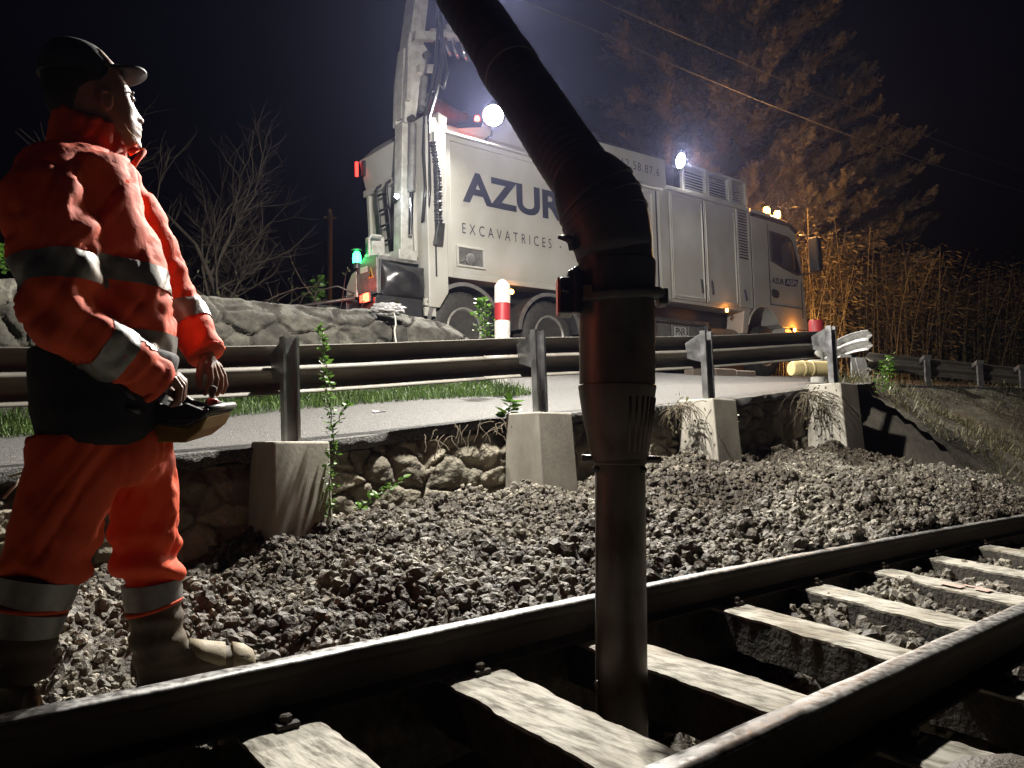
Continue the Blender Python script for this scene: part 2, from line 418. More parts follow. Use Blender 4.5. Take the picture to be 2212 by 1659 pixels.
def uz1(t):
    base = np.interp(t, [-9, -3, 0, .5, 1.4, 2.2, 2.6, 3.0, 3.3, 3.5], [1.98, 1.95, 1.97, 1.98, 2.01, 2.04, 2.0, 1.96, 1.82, 1.5])
    return base + .10 * (fbm(np.stack([t * 2.2, t * 0, t * 0], -1), 4, 77) - .5)
uw = wall_strip(-9, 3.5, 620, lambda t: zroad(t, np.full_like(t, 2.7)) - .1, uz1, 2.75, .30, 52, .07, 64, LICHEN, 'garden_wall', .42, lean=.05)
tag(uw, 'grey dry stone wall behind the road, sloping down at its right end', 'stone wall')

# ------------------------------------------------------------------ rubble and ballast (stones nobody could count)
def ico(sub):
    bm = bmesh.new(); bmesh.ops.create_icosphere(bm, subdivisions=sub, radius=1)
    bm.verts.ensure_lookup_table()
    V = np.array([v.co[:] for v in bm.verts]); F = np.array([[v.index for v in f.verts] for f in bm.faces]); bm.free()
    return V, F
ICO1, ICO2, ICO3 = ico(1), ico(2), ico(3)
def rock_variants(base, n, seed, clod=False):
    rng = np.random.default_rng(seed); out = []
    V, F = base
    for k in range(n):
        v = V.copy()
        if clod:
            v = v * (0.30 + 1.45 * fbm(v * 2.1 + k * 9, 4, seed + k, .8))[:, None]
        else:
            for c in range(rng.integers(5, 9)):
                d = rng.normal(size=3); d /= np.linalg.norm(d); h = rng.uniform(.45, .8)
                over = np.maximum(v @ d - h, 0); v = v - over[:, None] * d
            v = v * (.86 + .30 * fbm(v * 2.2 + k * 5, 4, seed, .6))[:, None]
            v = v * rng.uniform(.65, 1.1, 3)
        out.append(v)
    return out, F
def rand_rot(rng, n):
    q = rng.normal(size=(n, 4)); q /= np.linalg.norm(q, axis=1, keepdims=True)
    w, x, y, z = q.T
    return np.stack([np.stack([1 - 2 * (y * y + z * z), 2 * (x * y - z * w), 2 * (x * z + y * w)], -1),
                     np.stack([2 * (x * y + z * w), 1 - 2 * (x * x + z * z), 2 * (y * z - x * w)], -1),
                     np.stack([2 * (x * z - y * w), 2 * (y * z + x * w), 1 - 2 * (x * x + y * y)], -1)], 1)
def scatter(pos, size, variants, F, rng):
    n = len(pos); Rm = rand_rot(rng, n); pick = rng.integers(0, len(variants), n)
    VV = np.stack(variants)[pick]
    P = np.einsum('nij,nvj->nvi', Rm, VV) * size[:, None, None] + pos[:, None, :]
    nv = P.shape[1]
    FF = (F[None] + (np.arange(n) * nv)[:, None, None]).reshape(-1, 3)
    return P.reshape(-1, 3), FF
def join(parts):
    off = 0; Vs = []; Fs = []
    for V, F in parts:
        Vs.append(V); Fs.append(F + off); off += len(V)
    return np.concatenate(Vs), np.concatenate(Fs)
def tri(F): return np.concatenate([F[:, [0, 1, 2]], F[:, [0, 2, 3]]])
def clumpy(x, y, seed):
    P = np.stack([x, y, x * 0], -1)
    return (.20 * (fbm(P * 5.5, 4, seed) - .5) + .11 * (np.abs(fbm(P * 15, 3, seed + 3) - .5)) + .035 * (fbm(P * 38, 2, seed + 6) - .5))

STONE = matte('dusty_ballast_stone', (.43, .395, .325), (.10, .088, .068), .68, scale=40, bump=.006, bscale=160, island=.55, patch=(1.1, (.30, .26, .22), .42, .62), contrast=(.3, .7))
SOIL = matte('dug_soil', (.20, .175, .135), (.048, .04, .031), .64, patch=(1.1, (.30, .26, .22), .42, .62), scale=20, bump=.006, bscale=90, contrast=(.35, .65))
def stones_on(zfun, S0, S1, A0, A1, n, rmin, rmax, seed, keep=None, clod=False, base=ICO1, sink=.25, power=3.0):
    rng = np.random.default_rng(seed)
    s = rng.uniform(S0, S1, n); a = rng.uniform(A0, A1, n)
    x = s * TD.x + a * TN.x; y = s * TD.y + a * TN.y
    if keep is not None:
        k = keep(x, y, s, a); x, y, s, a = x[k], y[k], s[k], a[k]
    r = rmin + (rmax - rmin) * rng.random(len(x)) ** power
    z = zfun(x, y) + clumpy(x, y, 61) + r * sink
    vs, F = rock_variants(base, 14, seed, clod)
    return scatter(np.stack([x, y, z], -1), r, vs, F, rng)
def hf(zfun, S0, S1, A0, A1, step, seed, keep=None):
    ss = np.arange(S0, S1, step); aa = np.arange(A0, A1, step)
    Sg, Ag = np.meshgrid(ss, aa, indexing='ij'); s = Sg.ravel(); a = Ag.ravel()
    x = s * TD.x + a * TN.x; y = s * TD.y + a * TN.y
    z = zfun(x, y) + clumpy(x, y, 61)
    F = grid_np(len(ss), len(aa))
    if keep is not None:
        k = keep(x, y, s, a); F = F[k[F].all(1)]
    return np.stack([x, y, z], -1), tri(F)
def in_heap(x, y, s, a):
    t, w = tw(x, y); return (w < .02) & (t < 8.2) & (a > far_c(s) + .045)
parts = [hf(pile_z, -3.2, 9.5, 1.93, 4.9, .02, 61, in_heap)]
parts += [stones_on(pile_z, .2, 8.6, 1.96, 4.7, 36000, .006, .026, 101, lambda x, y, s, a: in_heap(x, y, s, a), power=1.9, base=ICO2)]
parts += [stones_on(pile_z, -2.6, 1.2, 1.96, 4.7, 7500, .005, .024, 102, lambda x, y, s, a: in_heap(x, y, s, a), power=2.3, base=ICO3)]
parts += [stones_on(pile_z, -1.6, 7, 1.98, 4.6, 15000, .008, .036, 103, lambda x, y, s, a: in_heap(x, y, s, a) & (tw(x, y)[0] > -1.2), clod=True, base=ICO2, power=2.2, sink=.1)]
parts += [stones_on(pile_z, -.2, 3.2, 2.0, 4.4, 260, .024, .046, 104, lambda x, y, s, a: in_heap(x, y, s, a) & (tw(x, y)[0] > -.5), clod=True, base=ICO2, power=2, sink=.2)]
# surface and stones carry their own materials inside one heap mesh
nf = [len(p[1]) for p in parts]
V, F = join(parts)
mi = np.concatenate([np.full(nf[0], 1), np.zeros(nf[1] + nf[2], int), np.ones(nf[3] + nf[4], int)])
tag(mesh_np('rubble_heap', V, F, None, mats=[STONE, SOIL], midx=mi), 'long heap of dug out ballast stones and soil beside the track', 'rubble heap', kind='stuff')

def bedkeep(x, y, s, a): return (a > .0) & (a < 1.97)
parts = [hf(bed_z, -2.5, 9.5, -.6, 2.12, .03, 61)]
parts += [stones_on(bed_z, 2.2, 9.2, .9, 1.86, 5200, .010, .036, 111, None, power=2.2)]
parts += [stones_on(bed_z, -.5, 2.3, .9, 1.86, 900, .010, .036, 112, None, power=2.2)]
parts += [stones_on(bed_z, -.5, 6, -.5, .78, 1600, .012, .045, 113, None, power=2.2)]
parts += [stones_on(bed_z, 1.6, 5, .95, 1.8, 350, .02, .05, 114, None, clod=True, base=ICO2)]
nf = [len(p[1]) for p in parts]; V, F = join(parts)
mi = np.concatenate([np.ones(nf[0], int), np.zeros(nf[1] + nf[2] + nf[3], int), np.ones(nf[4], int)])
tag(mesh_np('ballast_gravel', V, F, None, mats=[STONE, SOIL], midx=mi), 'dark ballast gravel between and beside the rails', 'gravel', kind='stuff')
# ================================================================== the suction excavator truck
TO = at(965, 789, 10.4); TF = at(1597, 812, 14.8)
tx = (TF - TO).normalized(); ty = Vector((-tx.y, tx.x, 0)).normalized(); tz = tx.cross(ty)
TM = Matrix(((tx.x, ty.x, tz.x, TO.x), (tx.y, ty.y, tz.y, TO.y), (tx.z, ty.z, tz.z, TO.z), (0, 0, 0, 1)))
TI = TM.inverted()
truck = empty('suction_truck', mat=TM)
tag(truck, 'white suction excavator truck with AZUR lettering, parked on the road behind the guardrail', 'truck')
def tm(): return MB()

def text(name, body, x0, x1, z0, z1, y, mat, parent, bold=0, space=1.0, shear=0, depth=.004):
    cu = bpy.data.curves.new(name, 'FONT'); cu.body = body; cu.size = 1; cu.space_character = space; cu.offset = bold; cu.shear = shear; cu.resolution_u = 6
    o = bpy.data.objects.new(name, cu); COL.objects.link(o)
    dg = bpy.context.evaluated_depsgraph_get(); me = bpy.data.meshes.new_from_object(o.evaluated_get(dg))
    n = len(me.vertices); v = np.empty(n * 3, np.float32); me.vertices.foreach_get('co', v); v = v.reshape(-1, 3)
    F = [tuple(p.vertices) for p in me.polygons]
    bpy.data.objects.remove(o); bpy.data.curves.remove(cu); bpy.data.meshes.remove(me)
    lo = v.min(0); hi = v.max(0)
    X = x0 + (v[:, 0] - lo[0]) / (hi[0] - lo[0]) * (x1 - x0); Z = z0 + (v[:, 1] - lo[1]) / (hi[1] - lo[1]) * (z1 - z0)
    V = np.concatenate([np.stack([X, np.full(n, y), Z], -1)])
    return mesh_np(name, V, F, mat, parent)

# --- chassis
b = tm(); b.box(-1.1, 9.0, .75, .87, .72, .98); b.box(-1.1, 9.0, 1.63, 1.75, .72, .98)
for x in (.2, 1.2, 2.4, 3.6, 5, 6.4, 7.4): b.box(x, x + .12, .87, 1.63, .74, .95)
b.box(-.2, 4.6, .5, 2.0, .98, 1.25); b.box(4.8, 7.3, .5, 2.0, .98, 1.3)
b.build('chassis', DARK, truck, bevel=.008)
# --- container body
b = tm(); b.box(.06, 4.6, .06, 2.08, 1.27, 3.18)
b.prism([(.06, 3.18), (2.08, 3.18), (1.9, 3.52), (.3, 3.52)], .02, 4.6, 'x')
body = b.build('container', WHITE, truck, bevel=.015)
b = tm()   # raised side frame of the big panel
b.box(.075, .16, .03, .075, 1.23, 3.24); b.box(4.5, 4.6, .03, .075, 1.23, 3.24); b.box(.16, 4.5, .03, .075, 1.23, 1.31); b.box(.16, 4.5, .03, .075, 3.17, 3.24)
b.box(.06, 4.62, -.02, .06, 3.24, 3.275)
b.build('side_frame', WHITE, body, bevel=.01)
text('lettering', 'AZUR', .38, 2.36, 2.34, 2.80, .052, LETTER, body, bold=.035)
text('lettering', 'EXCAVATRICES -', .36, 2.28, 1.885, 2.035, .052, LETTER, body, bold=-.004, space=1.75)
# recess with a round fitting
b = tm(); x0, x1, z0, z1 = .24, .74, 1.40, 1.70
b.prism([(x0, z0), (x1, z0), (x1, z0 + .03), (x0, z0 + .03)], .02, .058); b.prism([(x0, z1 - .03), (x1, z1 - .03), (x1, z1), (x0, z1)], .02, .058)
b.box(x0, x0 + .03, .02, .058, z0 + .03, z1 - .03); b.box(x1 - .03, x1, .02, .058, z0 + .03, z1 - .03)
rec = b.build('recess_frame', WHITE, body, bevel=.006)
tm().box(x0 + .03, x1 - .03, .05, .058, z0 + .03, z1 - .03).build('recess_back', GREY, rec)
b = tm(); b.lathe([(.0, 0), (.085, 0), (.085, .03), (.06, .04), (.06, .055), (.02, .06), (0, .06)], 20, (.47, .05, 1.52), (0, -1, 0))
b.tube([(.30, .03, 1.46), (.36, .02, 1.5), (.42, .03, 1.47)], .008, 6); b.build('valve_wheel', GREY, rec, smooth=False)
# --- rear pillar
b = tm(); b.prism([(-.27, 3.29), (.05, 3.29), (.05, 1.0), (-.1, .78), (-.27, .78)], -.02, .25); b.prism([(-.27, 3.29), (-.02, 3.29), (-.1, 3.42), (-.27, 3.42)], .0, .24)
b.build('rear_pillar', WHITE, truck, bevel=.012)
b = tm(); b.box(-.16, -.14, -.032, -.018, 1.2, 3.2); b.box(.03, .058, -.005, .05, 1.2, 3.25); b.build('pillar_seam', SEAM, truck)
# --- rear hopper door, leaning out at the top
b = tm(); b.prism([(-.30, 1.5), (-.34, 2.7), (-.46, 3.16), (-.20, 3.42), (.05, 3.42), (.05, 1.5)], .26, 1.50)
hop = b.build('rear_door', WHITE, truck, bevel=.012)
b = tm()
for y in (.45, 1.36): b.prism([(-.345, 1.6), (-.385, 2.68), (-.34, 2.68), (-.30, 1.6)], y, y + .07)
b.prism([(-.40, 2.62), (-.40, 2.72), (-.33, 2.72), (-.33, 2.62)], .4, 1.49)
b.build('door_rib', WHITE, hop, bevel=.006)
b = tm()   # ladder
for y in (.70, .97): b.tube([(-.36, y, 1.35), (-.47, y, 2.5), (-.47, y, 2.62), (-.36, y, 2.7)], .02, 8)
for k in range(6): z = 1.4 + k * .22; b.tube([(-.365 - .1 * k / 5, .70, z), (-.365 - .1 * k / 5, .97, z)], .016, 8)
b.build('ladder', DARK, truck, smooth=True)
tm().box(-.49, -.455, 1.30, 1.38, 2.9, 3.12).build('lamp_housing', DARK, hop)
tm().box(-.53, -.492, 1.46, 1.49, 2.92, 3.14).build('marker_lamp', glow('red_marker', (1, .03, .02), 5), hop)
# --- crane base and rear skirts
b = tm(); b.prism([(-.28, .98), (-.28, 1.3), (-.93, 1.38), (-.95, .92), (-.6, .86)], .12, .16)
bk = b.build('black_side_cover', DARK, truck, bevel=.01)
# bulging black tarpaulin on the cover
nu, nv = 40, 24; U, Vv = np.meshgrid(np.linspace(0, 1, nu), np.linspace(0, 1, nv), indexing='ij'); U = U.ravel(); Vv = Vv.ravel()
P = np.stack([-.93 + .66 * U, .1 - .14 * np.sin(U * math.pi) ** .6 * np.sin(Vv * math.pi) ** .6 * (.6 + .9 * fbm(np.stack([U * 3, Vv * 2.5, U * 0], -1), 3, 4)), .9 + .44 * Vv - .02 * U], -1)
TARP = matte('black_tarpaulin', (.02, .02, .021), (.014, .014, .015), .28, scale=5)
mesh_np('cover_tarpaulin', P, grid_np(nu, nv), TARP, bk, smooth=True)
b = tm(); b.prism([(.12, .92), (.56, .92), (.66, 1.06), (.66, 1.28), (.45, 1.46), (.12, 1.40)], -.99, -.94, 'x')
b.prism([(.16, 1.38), (.5, 1.43), (.5, 1.49), (.16, 1.44)], -.94, -.3, 'x')
ct = b.build('counterweight', GREY, truck, bevel=.01)
YEL = matte('yellow_sticker', (.55, .40, .05), rough=.5)
b = tm(); b.prism([(.20, 1.14), (.32, 1.14), (.26, 1.29)], -.997, -.992, 'x'); b.build('warning_triangle', YEL, ct)
b = tm(); b.prism([(.225, 1.155), (.295, 1.155), (.26, 1.25)], -1.001, -.998, 'x'); b.build('warning_mark', SEAM, ct)
tm().box(-.997, -.992, .36, .54, 1.24, 1.32).build('sticker', PALELET, ct)
b = tm(); b.prism([(.66, .95), (.95, .95), (.95, 1.12), (.80, 1.28), (.66, 1.32)], -.99, -.85, 'x'); b.build('rear_corner_panel', WHITE, truck, bevel=.01)
b = tm(); b.box(-.8, -.6, .56, .74, 1.50, 1.8); b.box(-.78, -.45, .40, .6, 1.46, 1.53); b.tube([(-.92, .42, 1.45), (-.92, .42, 1.7), (-.88, .43, 1.76), (-.72, .44, 1.77)], .022, 8)
b.box(-.95, -.6, .38, .5, 1.45, 1.50); b.build('control_stand', WHITE2, truck, bevel=.01)
b = tm(); b.lathe([(0, 0), (.05, 0), (.05, .05), (.06, .06), (.06, .07), (0, .07)], 14, (-1.0, .62, 1.33)); b.tube([(-1.0, .62, 1.33), (-.98, .6, 1.25), (-.95, .55, 1.2)], .012, 6); b.build('beacon_foot', DARK, truck)
b = tm(); b.lathe([(.0, .0), (.055, 0), (.06, .06), (.05, .13), (.03, .16), (0, .165)], 16, (-1.0, .62, 1.40)); b.build('green_beacon', glow('green_lamp', (.03, 1, .22), 14), truck, smooth=True)
b = tm(); b.lathe([(0, 0), (.075, 0), (.07, .012), (0, .016)], 16, (-1.0, .62, 1.58)); b.build('beacon_cap', DARK, truck)
b = tm(); b.box(-1.06, -.95, .05, .95, .68, .86); b.box(-1.0, -.3, .1, .3, .62, .9); b.build('rear_bumper', DARK, truck, bevel=.01)
b = tm(); b.box(-1.09, -1.065, .12, .42, .80, .93); b.build('tail_lamp_housing', DARK, truck, bevel=.006)
b = tm(); b.box(-1.115, -1.092, .14, .27, .81, .92); b.build('tail_lamp', glow('tail_lamp', (1, .05, .02), 22), truck, bevel=.006)
b = tm(); b.box(-1.112, -1.092, .30, .36, .82, .91); b.build('tail_lamp', glow('tail_lamp_dim', (1, .06, .03), 6), truck)
b = tm(); b.box(-.32, -.14, .02, .06, .80, .9); b.box(-.32, -.14, .02, .06, .66, .78); b.build('rear_plate', WHITE, truck, bevel=.004)
b = tm()
for x in (-.28, -.25, -.21): b.box(x, x + .02, .012, .018, .84, .865)
b.build('plate_mark', SEAM, truck)
b = tm(); b.tube([(-1.05, .6, .92), (-1.5, 1.1, .86), (-2.3, 1.9, .78)], .022, 8); b.tube([(-1.0, .7, 1.0), (-1.2, .8, 1.10), (-1.4, 1.0, 1.05), (-1.45, 1.05, .86)], .012, 6); b.build('drawbar', DGREY, truck, smooth=True)
# --- crane: column, boom, cylinders, hoses
b = tm(); b.prism([(-.57, 1.4), (-.37, 1.4), (-.34, 3.35), (-.50, 3.35)], .2, .40); b.box(-.62, -.33, .16, .44, 1.38, 1.56)
b.build('crane_column', WHITE2, truck, bevel=.012)
b = tm(); b.prism([(-.50, 3.32), (-.33, 3.32), (-.24, 3.9), (-.08, 4.42), (-.15, 4.5), (-.40, 4.4), (-.47, 3.9)], .14, .22); b.prism([(-.50, 3.32), (-.33, 3.32), (-.24, 3.9), (-.08, 4.42), (-.15, 4.5), (-.40, 4.4), (-.47, 3.9)], .38, .46)
b.prism([(-.50, 3.4), (-.46, 3.4), (-.40, 4.4), (-.44, 4.4)], .22, .38)
b.prism([(-.40, 4.40), (-.14, 4.48), (-.02, 5.3), (-.26, 5.25)], .18, .42)
boom = b.build('boom_foot', WHITE2, truck, bevel=.01)
b = tm(); b.prism([(-.40, 4.6), (-.34, 4.6), (-.24, 5.2), (-.30, 5.2)], .09, .158); b.prism([(-.5, 3.6), (-.44, 3.6), (-.40, 4.3), (-.46, 4.3)], .07, .138); b.prism([(-.30, 4.05), (-.02, 4.12), (0, 4.22), (-.30, 4.15)], .05, .138); b.prism([(-.36, 4.48), (-.0, 4.58), (.02, 4.7), (-.34, 4.62)], .06, .158)
b.build('boom_bracket', WHITE2, truck, bevel=.006)
for (c0, c1, cr, p0, p1, pr) in (((-.44, .1, 2.35), (-.40, .1, 3.3), .055, (-.47, .1, 1.75), (-.44, .1, 2.35), .03), ((-.27, .06, 3.55), (-.22, .06, 3.98), .05, (-.22, .06, 3.98), (-.16, .06, 4.3), .024)):
    cyl = tm().tube([c0, c1], cr, 16).build('hydraulic_cylinder', GREY, truck); soft(cyl)
    soft(tm().tube([p0, p1], pr, 12).build('piston_rod', CHROME, cyl))
for (r_, h_, c_) in ((.045, .06, (-.27, .1, 3.52)), (.05, .08, (-.16, .12, 4.32)), (.05, .08, (-.42, .14, 3.36))):
    tm().lathe([(.0, 0), (r_, 0), (r_, h_), (0, h_)], 14, c_, (0, -1, 0)).build('pivot_pin', DGREY, truck)
rng = random.Random(3)
HOSE = matte('glossy_hose_rubber', (.03, .03, .03), (.02, .02, .02), .3, scale=20)
for k, (dx, dy) in enumerate([(0, 0), (.05, -.03), (.09, .04), (.03, .06)]):
    pts = [(-.30 + dx, .05 + dy, 1.95), (-.28 + dx, .0 + dy, 2.4), (-.29 + dx * 1.4, .02 + dy, 2.9), (-.26 + dx, .02 + dy, 3.4), (-.16 + dx * 1.3, -.02 + dy, 3.8), (-.07 + dx * 1.5, .0 + dy, 4.2), (.0 + dx, .02 + dy, 4.7), (.04 + dx, .05 + dy, 5.3)]
    tm().tube(pts, .022, 8).build('hydraulic_hose', HOSE, truck, smooth=True)
b = tm(); pts = []; rs = []
for i in range(90):
    f = i / 89; pts.append((-.17 + .10 * f + .03 * math.sin(f * 5), -.04, 3.05 - 1.15 * f)); rs.append(.052 + .012 * math.sin(i * 1.9) + .006 * math.sin(i * .7))
b.tube(pts, rs, 12); b.build('hose_sleeve', HOSE, truck, smooth=True)
b = tm(); b.prism([(-.2, 1.62), (-.06, 1.62), (-.02, 1.95), (-.13, 1.95)], -.08, .0); b.build('hose_clamp', DGREY, truck, bevel=.01)
b = tm(); b.tube([(-.12, .0, 4.0), (.02, -.05, 3.85), (.1, -.05, 4.1), (.04, -.02, 4.5), (.0, .0, 4.8)], .02, 8); b.build('hydraulic_hose', HOSE, truck, smooth=True)
b = tm(); b.tube([(-.3, .08, 3.55), (-.24, .02, 3.62), (-.18, .0, 3.75), (-.1, .0, 3.8), (-.08, .02, 3.7)], .016, 8); b.build('steel_pipe', CHROME, truck, smooth=True)
# valve block sticking out to the right
b = tm(); b.tube([(.02, .2, 4.74), (.5, .2, 4.84)], .07, 14); b.tube([(.5, .2, 4.84), (.72, .2, 4.80)], .035, 12); b.box(.3, .4, .14, .26, 4.86, 4.98); b.build('valve_block', WHITE2, truck)
b = tm()
for x in (.22, .36, .52): b.tube([(x, .18, 4.78), (x + .02, .16, 4.6), (x + .12, .2, 4.5)], .03, 8)
b.tube([(.16, .15, 4.72), (.16, .15, 4.5)], .026, 8); b.tube([(.6, .2, 4.78), (.68, .2, 4.62), (.74, .2, 4.58)], .022, 8); b.build('hydraulic_fitting', CHROME, truck, smooth=True)
# upper boom and jib, reaching over the track above the picture
tip = TI @ Vector((-.26, 5.3, 4.6))
b = tm(); b.tube([(-.14, .3, 5.15), (.1, .3, 6.35)], .13, 4); b.build('boom', WHITE2, truck)
k0 = Vector((.1, .3, 6.3)); b = tm(); b.tube([k0, k0.lerp(tip, .55), tip], [.16, .13, .1], 4); b.build('jib', WHITE2, truck)
b = tm(); b.lathe([(0, 0), (.05, 0), (.05, .02), (.035, .05), (0, .05)], 12, (-.62, .24, 2.28), (0, -1, 0)); b.build('lamp_housing', DARK, truck)
b = tm(); b.lathe([(0, 0), (.034, 0), (.03, .012), (0, .016)], 12, (-.62, .19, 2.28), (0, -1, 0)); b.build('column_lamp', glow('small_white_led', (.85, .95, 1), 90), truck)
# --- top of the body: number panel, rear suction hose, work lamps
b = tm(); b.prism([(.10, 3.29), (.5, 3.50), (.95, 3.62), (1.05, 3.88), (5.2, 3.99), (5.22, 3.30)], .26, .32)
pan = b.build('top_panel', WHITE, truck, bevel=.008)
text('lettering', '06.12.58.87.6', 3.66, 5.02, 3.635, 3.785, .252, LETTER, pan, bold=-.002, space=1.25)
tm().prism([(1.06, 3.882), (5.2, 3.992), (5.2, 4.02), (1.06, 3.91)], .255, .325).build('panel_edge', DGREY, pan)
b = tm(); b.prism([(.0, 3.29), (.12, 3.29), (.14, 3.5), (.0, 3.55)], .06, .22); b.tube([(-.1, .14, 3.45), (.1, .14, 3.5), (.16, .14, 3.35)], .03, 8); b.build('hinge_bracket', WHITE2, truck, bevel=.01)
REDLIT_H = matte('red_lit_hose', (.10, .035, .03), (.05, .02, .018), .4, scale=10)  # dark hose with the nearby red lamp's light painted into its colour
b = tm(); pts = []; rs = []
for i in range(70):
    f = i / 69; pts.append((-.15 + 1.0 * f, .55, 3.86 - .02 * f - .08 * math.sin(f * 3.1))); base = .19 - .11 * sstep(f, .45, .95)
    rs.append(float(base) * (1 + .07 * math.sin(i * 2.4) * (.25 < f < .85)))
b.tube(pts, rs, 20); b.build('top_suction_hose', REDLIT_H, truck, smooth=True)
b = tm(); b.lathe([(0, 0), (.04, 0), (.04, .04), (.024, .065), (0, .07)], 14, (.73, .12, 3.62)); b.build('red_lamp', glow('red_lamp', (1, .06, .04), 16), truck)
LED = glow('work_lamp_led', (1, .97, .9), 650)
lamps = []
for (x, z, r) in ((.93, 3.70, .15), (5.30, 3.92, .135)):
    q = (Vector((-.42, -1, -.33)) if x < 3 else Vector((.05, -1, -.36))).normalized()
    b = tm(); b.lathe([(0, -.09), (r * .8, -.09), (r * 1.12, 0), (r * 1.12, .03), (r * .98, .03), (r * .98, .006), (0, .006)], 24, (x, .0, z), q); b.tube([(x, .0, z - r), (x + .02, .08, z - r - .12), (x + .02, .3, z - r - .14)], .016, 8)
    h = b.build('work_lamp', DARK, truck); soft(h)
    b = tm(); b.lathe([(0, .008), (r * .95, .008), (r * .9, .022), (0, .026)], 24, (x, .0, z), q); b.build('lens', LED, h)
    lamps.append((Vector((x, .0, z)) + q * .06, q))
# --- machinery compartment
b = tm(); b.box(4.72, 7.5, .06, 2.44, 1.3, 3.34); comp = b.build('machine_compartment', WHITE, truck, bevel=.012)
b = tm(); b.box(4.63, 4.72, .10, 2.4, 1.3, 3.3); b.build('compartment_gap', SEAM, truck)
b = tm(); b.box(4.70, 4.95, .03, .058, 1.32, 3.30); b.box(4.92, 7.52, .0, .07, 3.33, 3.40); b.build('corner_post', WHITE, comp, bevel=.008)
for x0, x1, hx in ((5.0, 5.97, 5.80), (6.01, 7.02, 6.12)):
    d = tm().box(x0, x1, .025, .06, 1.36, 3.30).build('compartment_door', WHITE, comp, bevel=.01)
    b = tm(); b.box(x0 + .03, x1 - .03, .012, .026, 1.40, 1.43); b.box(x0 + .03, x1 - .03, .012, .026, 3.24, 3.27); b.box(x0 + .03, x0 + .055, .012, .026, 1.43, 3.24); b.box(x1 - .055, x1 - .03, .012, .026, 1.43, 3.24); b.build('door_moulding', WHITE, d, bevel=.005)
    b = tm(); b.prism([(hx - .02, 1.78), (hx + .03, 1.78), (hx + .06, 1.52), (hx + .02, 1.52)], -.012, .011); b.build('door_handle', DGREY, d, bevel=.006)
b = tm(); b.box(5.972, 6.008, .04, .058, 1.36, 3.3); b.build('door_gap', SEAM, comp)
b = tm(); b.box(7.06, 7.11, .02, .06, 1.36, 3.32); b.box(7.46, 7.52, .02, .06, 1.36, 3.32); b.box(7.11, 7.46, .02, .06, 1.36, 2.34); col = b.build('louvre_column', WHITE, comp, bevel=.006)
tm().box(7.11, 7.46, .05, .058, 2.34, 3.32).build('louvre_back', SEAM, col)
b = tm()
for k in range(17): z = 2.38 + k * .056; b.prism([(.012, z), (.02, z - .008), (.054, z + .028), (.048, z + .036)], 7.112, 7.458, 'x')
b.build('louvre_slats', WHITE, col)
b = tm(); b.prism([(7.2, 1.72), (7.24, 1.72), (7.3, 1.5), (7.25, 1.5)], .0, .019); b.build('door_handle', BOXLET, col, bevel=.005)
text('lettering', 'www', 6.1, 6.5, 1.455, 1.485, .022, LETTER, comp) if False else None
b = tm(); b.box(5.5, 7.5, .3, 2.2, 3.36, 3.9); up = b.build('air_intake', DGREY, truck)
b = tm()
for x0, x1 in ((5.46, 6.2), (6.22, 6.95), (6.97, 7.52)):
    b.box(x0, x0 + .05, .06, .14, 3.405, 3.95); b.box(x1 - .05, x1, .06, .14, 3.405, 3.95); b.box(x0 + .05, x1 - .05, .06, .14, 3.405, 3.46); b.box(x0 + .05, x1 - .05, .06, .14, 3.90, 3.95)
b.box(5.46, 7.52, .14, .3, 3.92, 3.96); b.box(7.44, 7.52, .14, 2.2, 3.405, 3.95)
fr = b.build('louvre_frame', WHITE, up, bevel=.005)
b = tm()
for x0, x1 in ((5.52, 6.14), (6.28, 6.89), (7.03, 7.46)):
    for k in range(8): z = 3.49 + k * .052; b.prism([(.07, z), (.078, z - .008), (.13, z + .028), (.122, z + .036)], x0, x1, 'x')
b.build('louvre_slats', WHITE, up)
# --- cab
arch = [(7.95 + .66 * math.cos(t), .60 + .84 * math.sin(t)) for t in np.linspace(R(38), R(150), 14)]
prof = [(7.6, 3.40), (8.0, 3.44), (9.0, 3.36), (9.26, 3.24), (9.52, 2.30), (9.60, 1.5), (9.62, 1.05), (8.62, 1.05)] + arch + [(7.42, 1.2), (7.6, 1.35)]
b = tm(); b.prism(prof, .05, 2.42); cab = b.build('cab', WHITE, truck, bevel=.03, seg=3)
b = tm(); b.prism([(8.22, 3.06), (8.95, 3.02), (9.08, 2.96), (9.40, 2.26), (9.28, 2.21), (8.75, 2.30), (8.24, 2.42)], .012, .046); b.build('door_seal', SEAM, cab, bevel=.02)
b = tm(); b.prism([(8.28, 3.01), (8.93, 2.98), (9.04, 2.93), (9.33, 2.30), (9.25, 2.27), (8.74, 2.36), (8.30, 2.46)], .004, .01); b.build('side_window', GLASS, cab)
b = tm(); b.prism([(9.285, 3.18), (9.30, 3.18), (9.54, 2.32), (9.525, 2.32)], .3, 2.2); b.build('windscreen', GLASS, cab)
b = tm(); b.prism([(7.58, 3.27), (9.0, 3.24), (9.30, 3.12), (9.34, 3.19), (9.02, 3.33), (7.58, 3.335)], .02, .047); b.build('roof_seal', DARK, cab)
b = tm(); b.box(8.185, 8.20, .040, .048, 1.5, 3.2); b.box(9.42, 9.432, .040, .048, 1.3, 2.1); b.box(8.2, 9.42, .040, .048, 1.50, 1.512); b.build('door_seam', SEAM, cab)
b = tm(); b.prism([(8.24, 1.80), (8.30, 1.84), (8.48, 1.82), (8.52, 1.74), (8.46, 1.66), (8.30, 1.66), (8.24, 1.71)], .03, .048); b.build('door_handle', SEAM, cab, bevel=.01)
text('lettering', 'AZUR', 8.28, 8.74, 1.965, 2.085, .045, LETTER, cab, bold=.03)
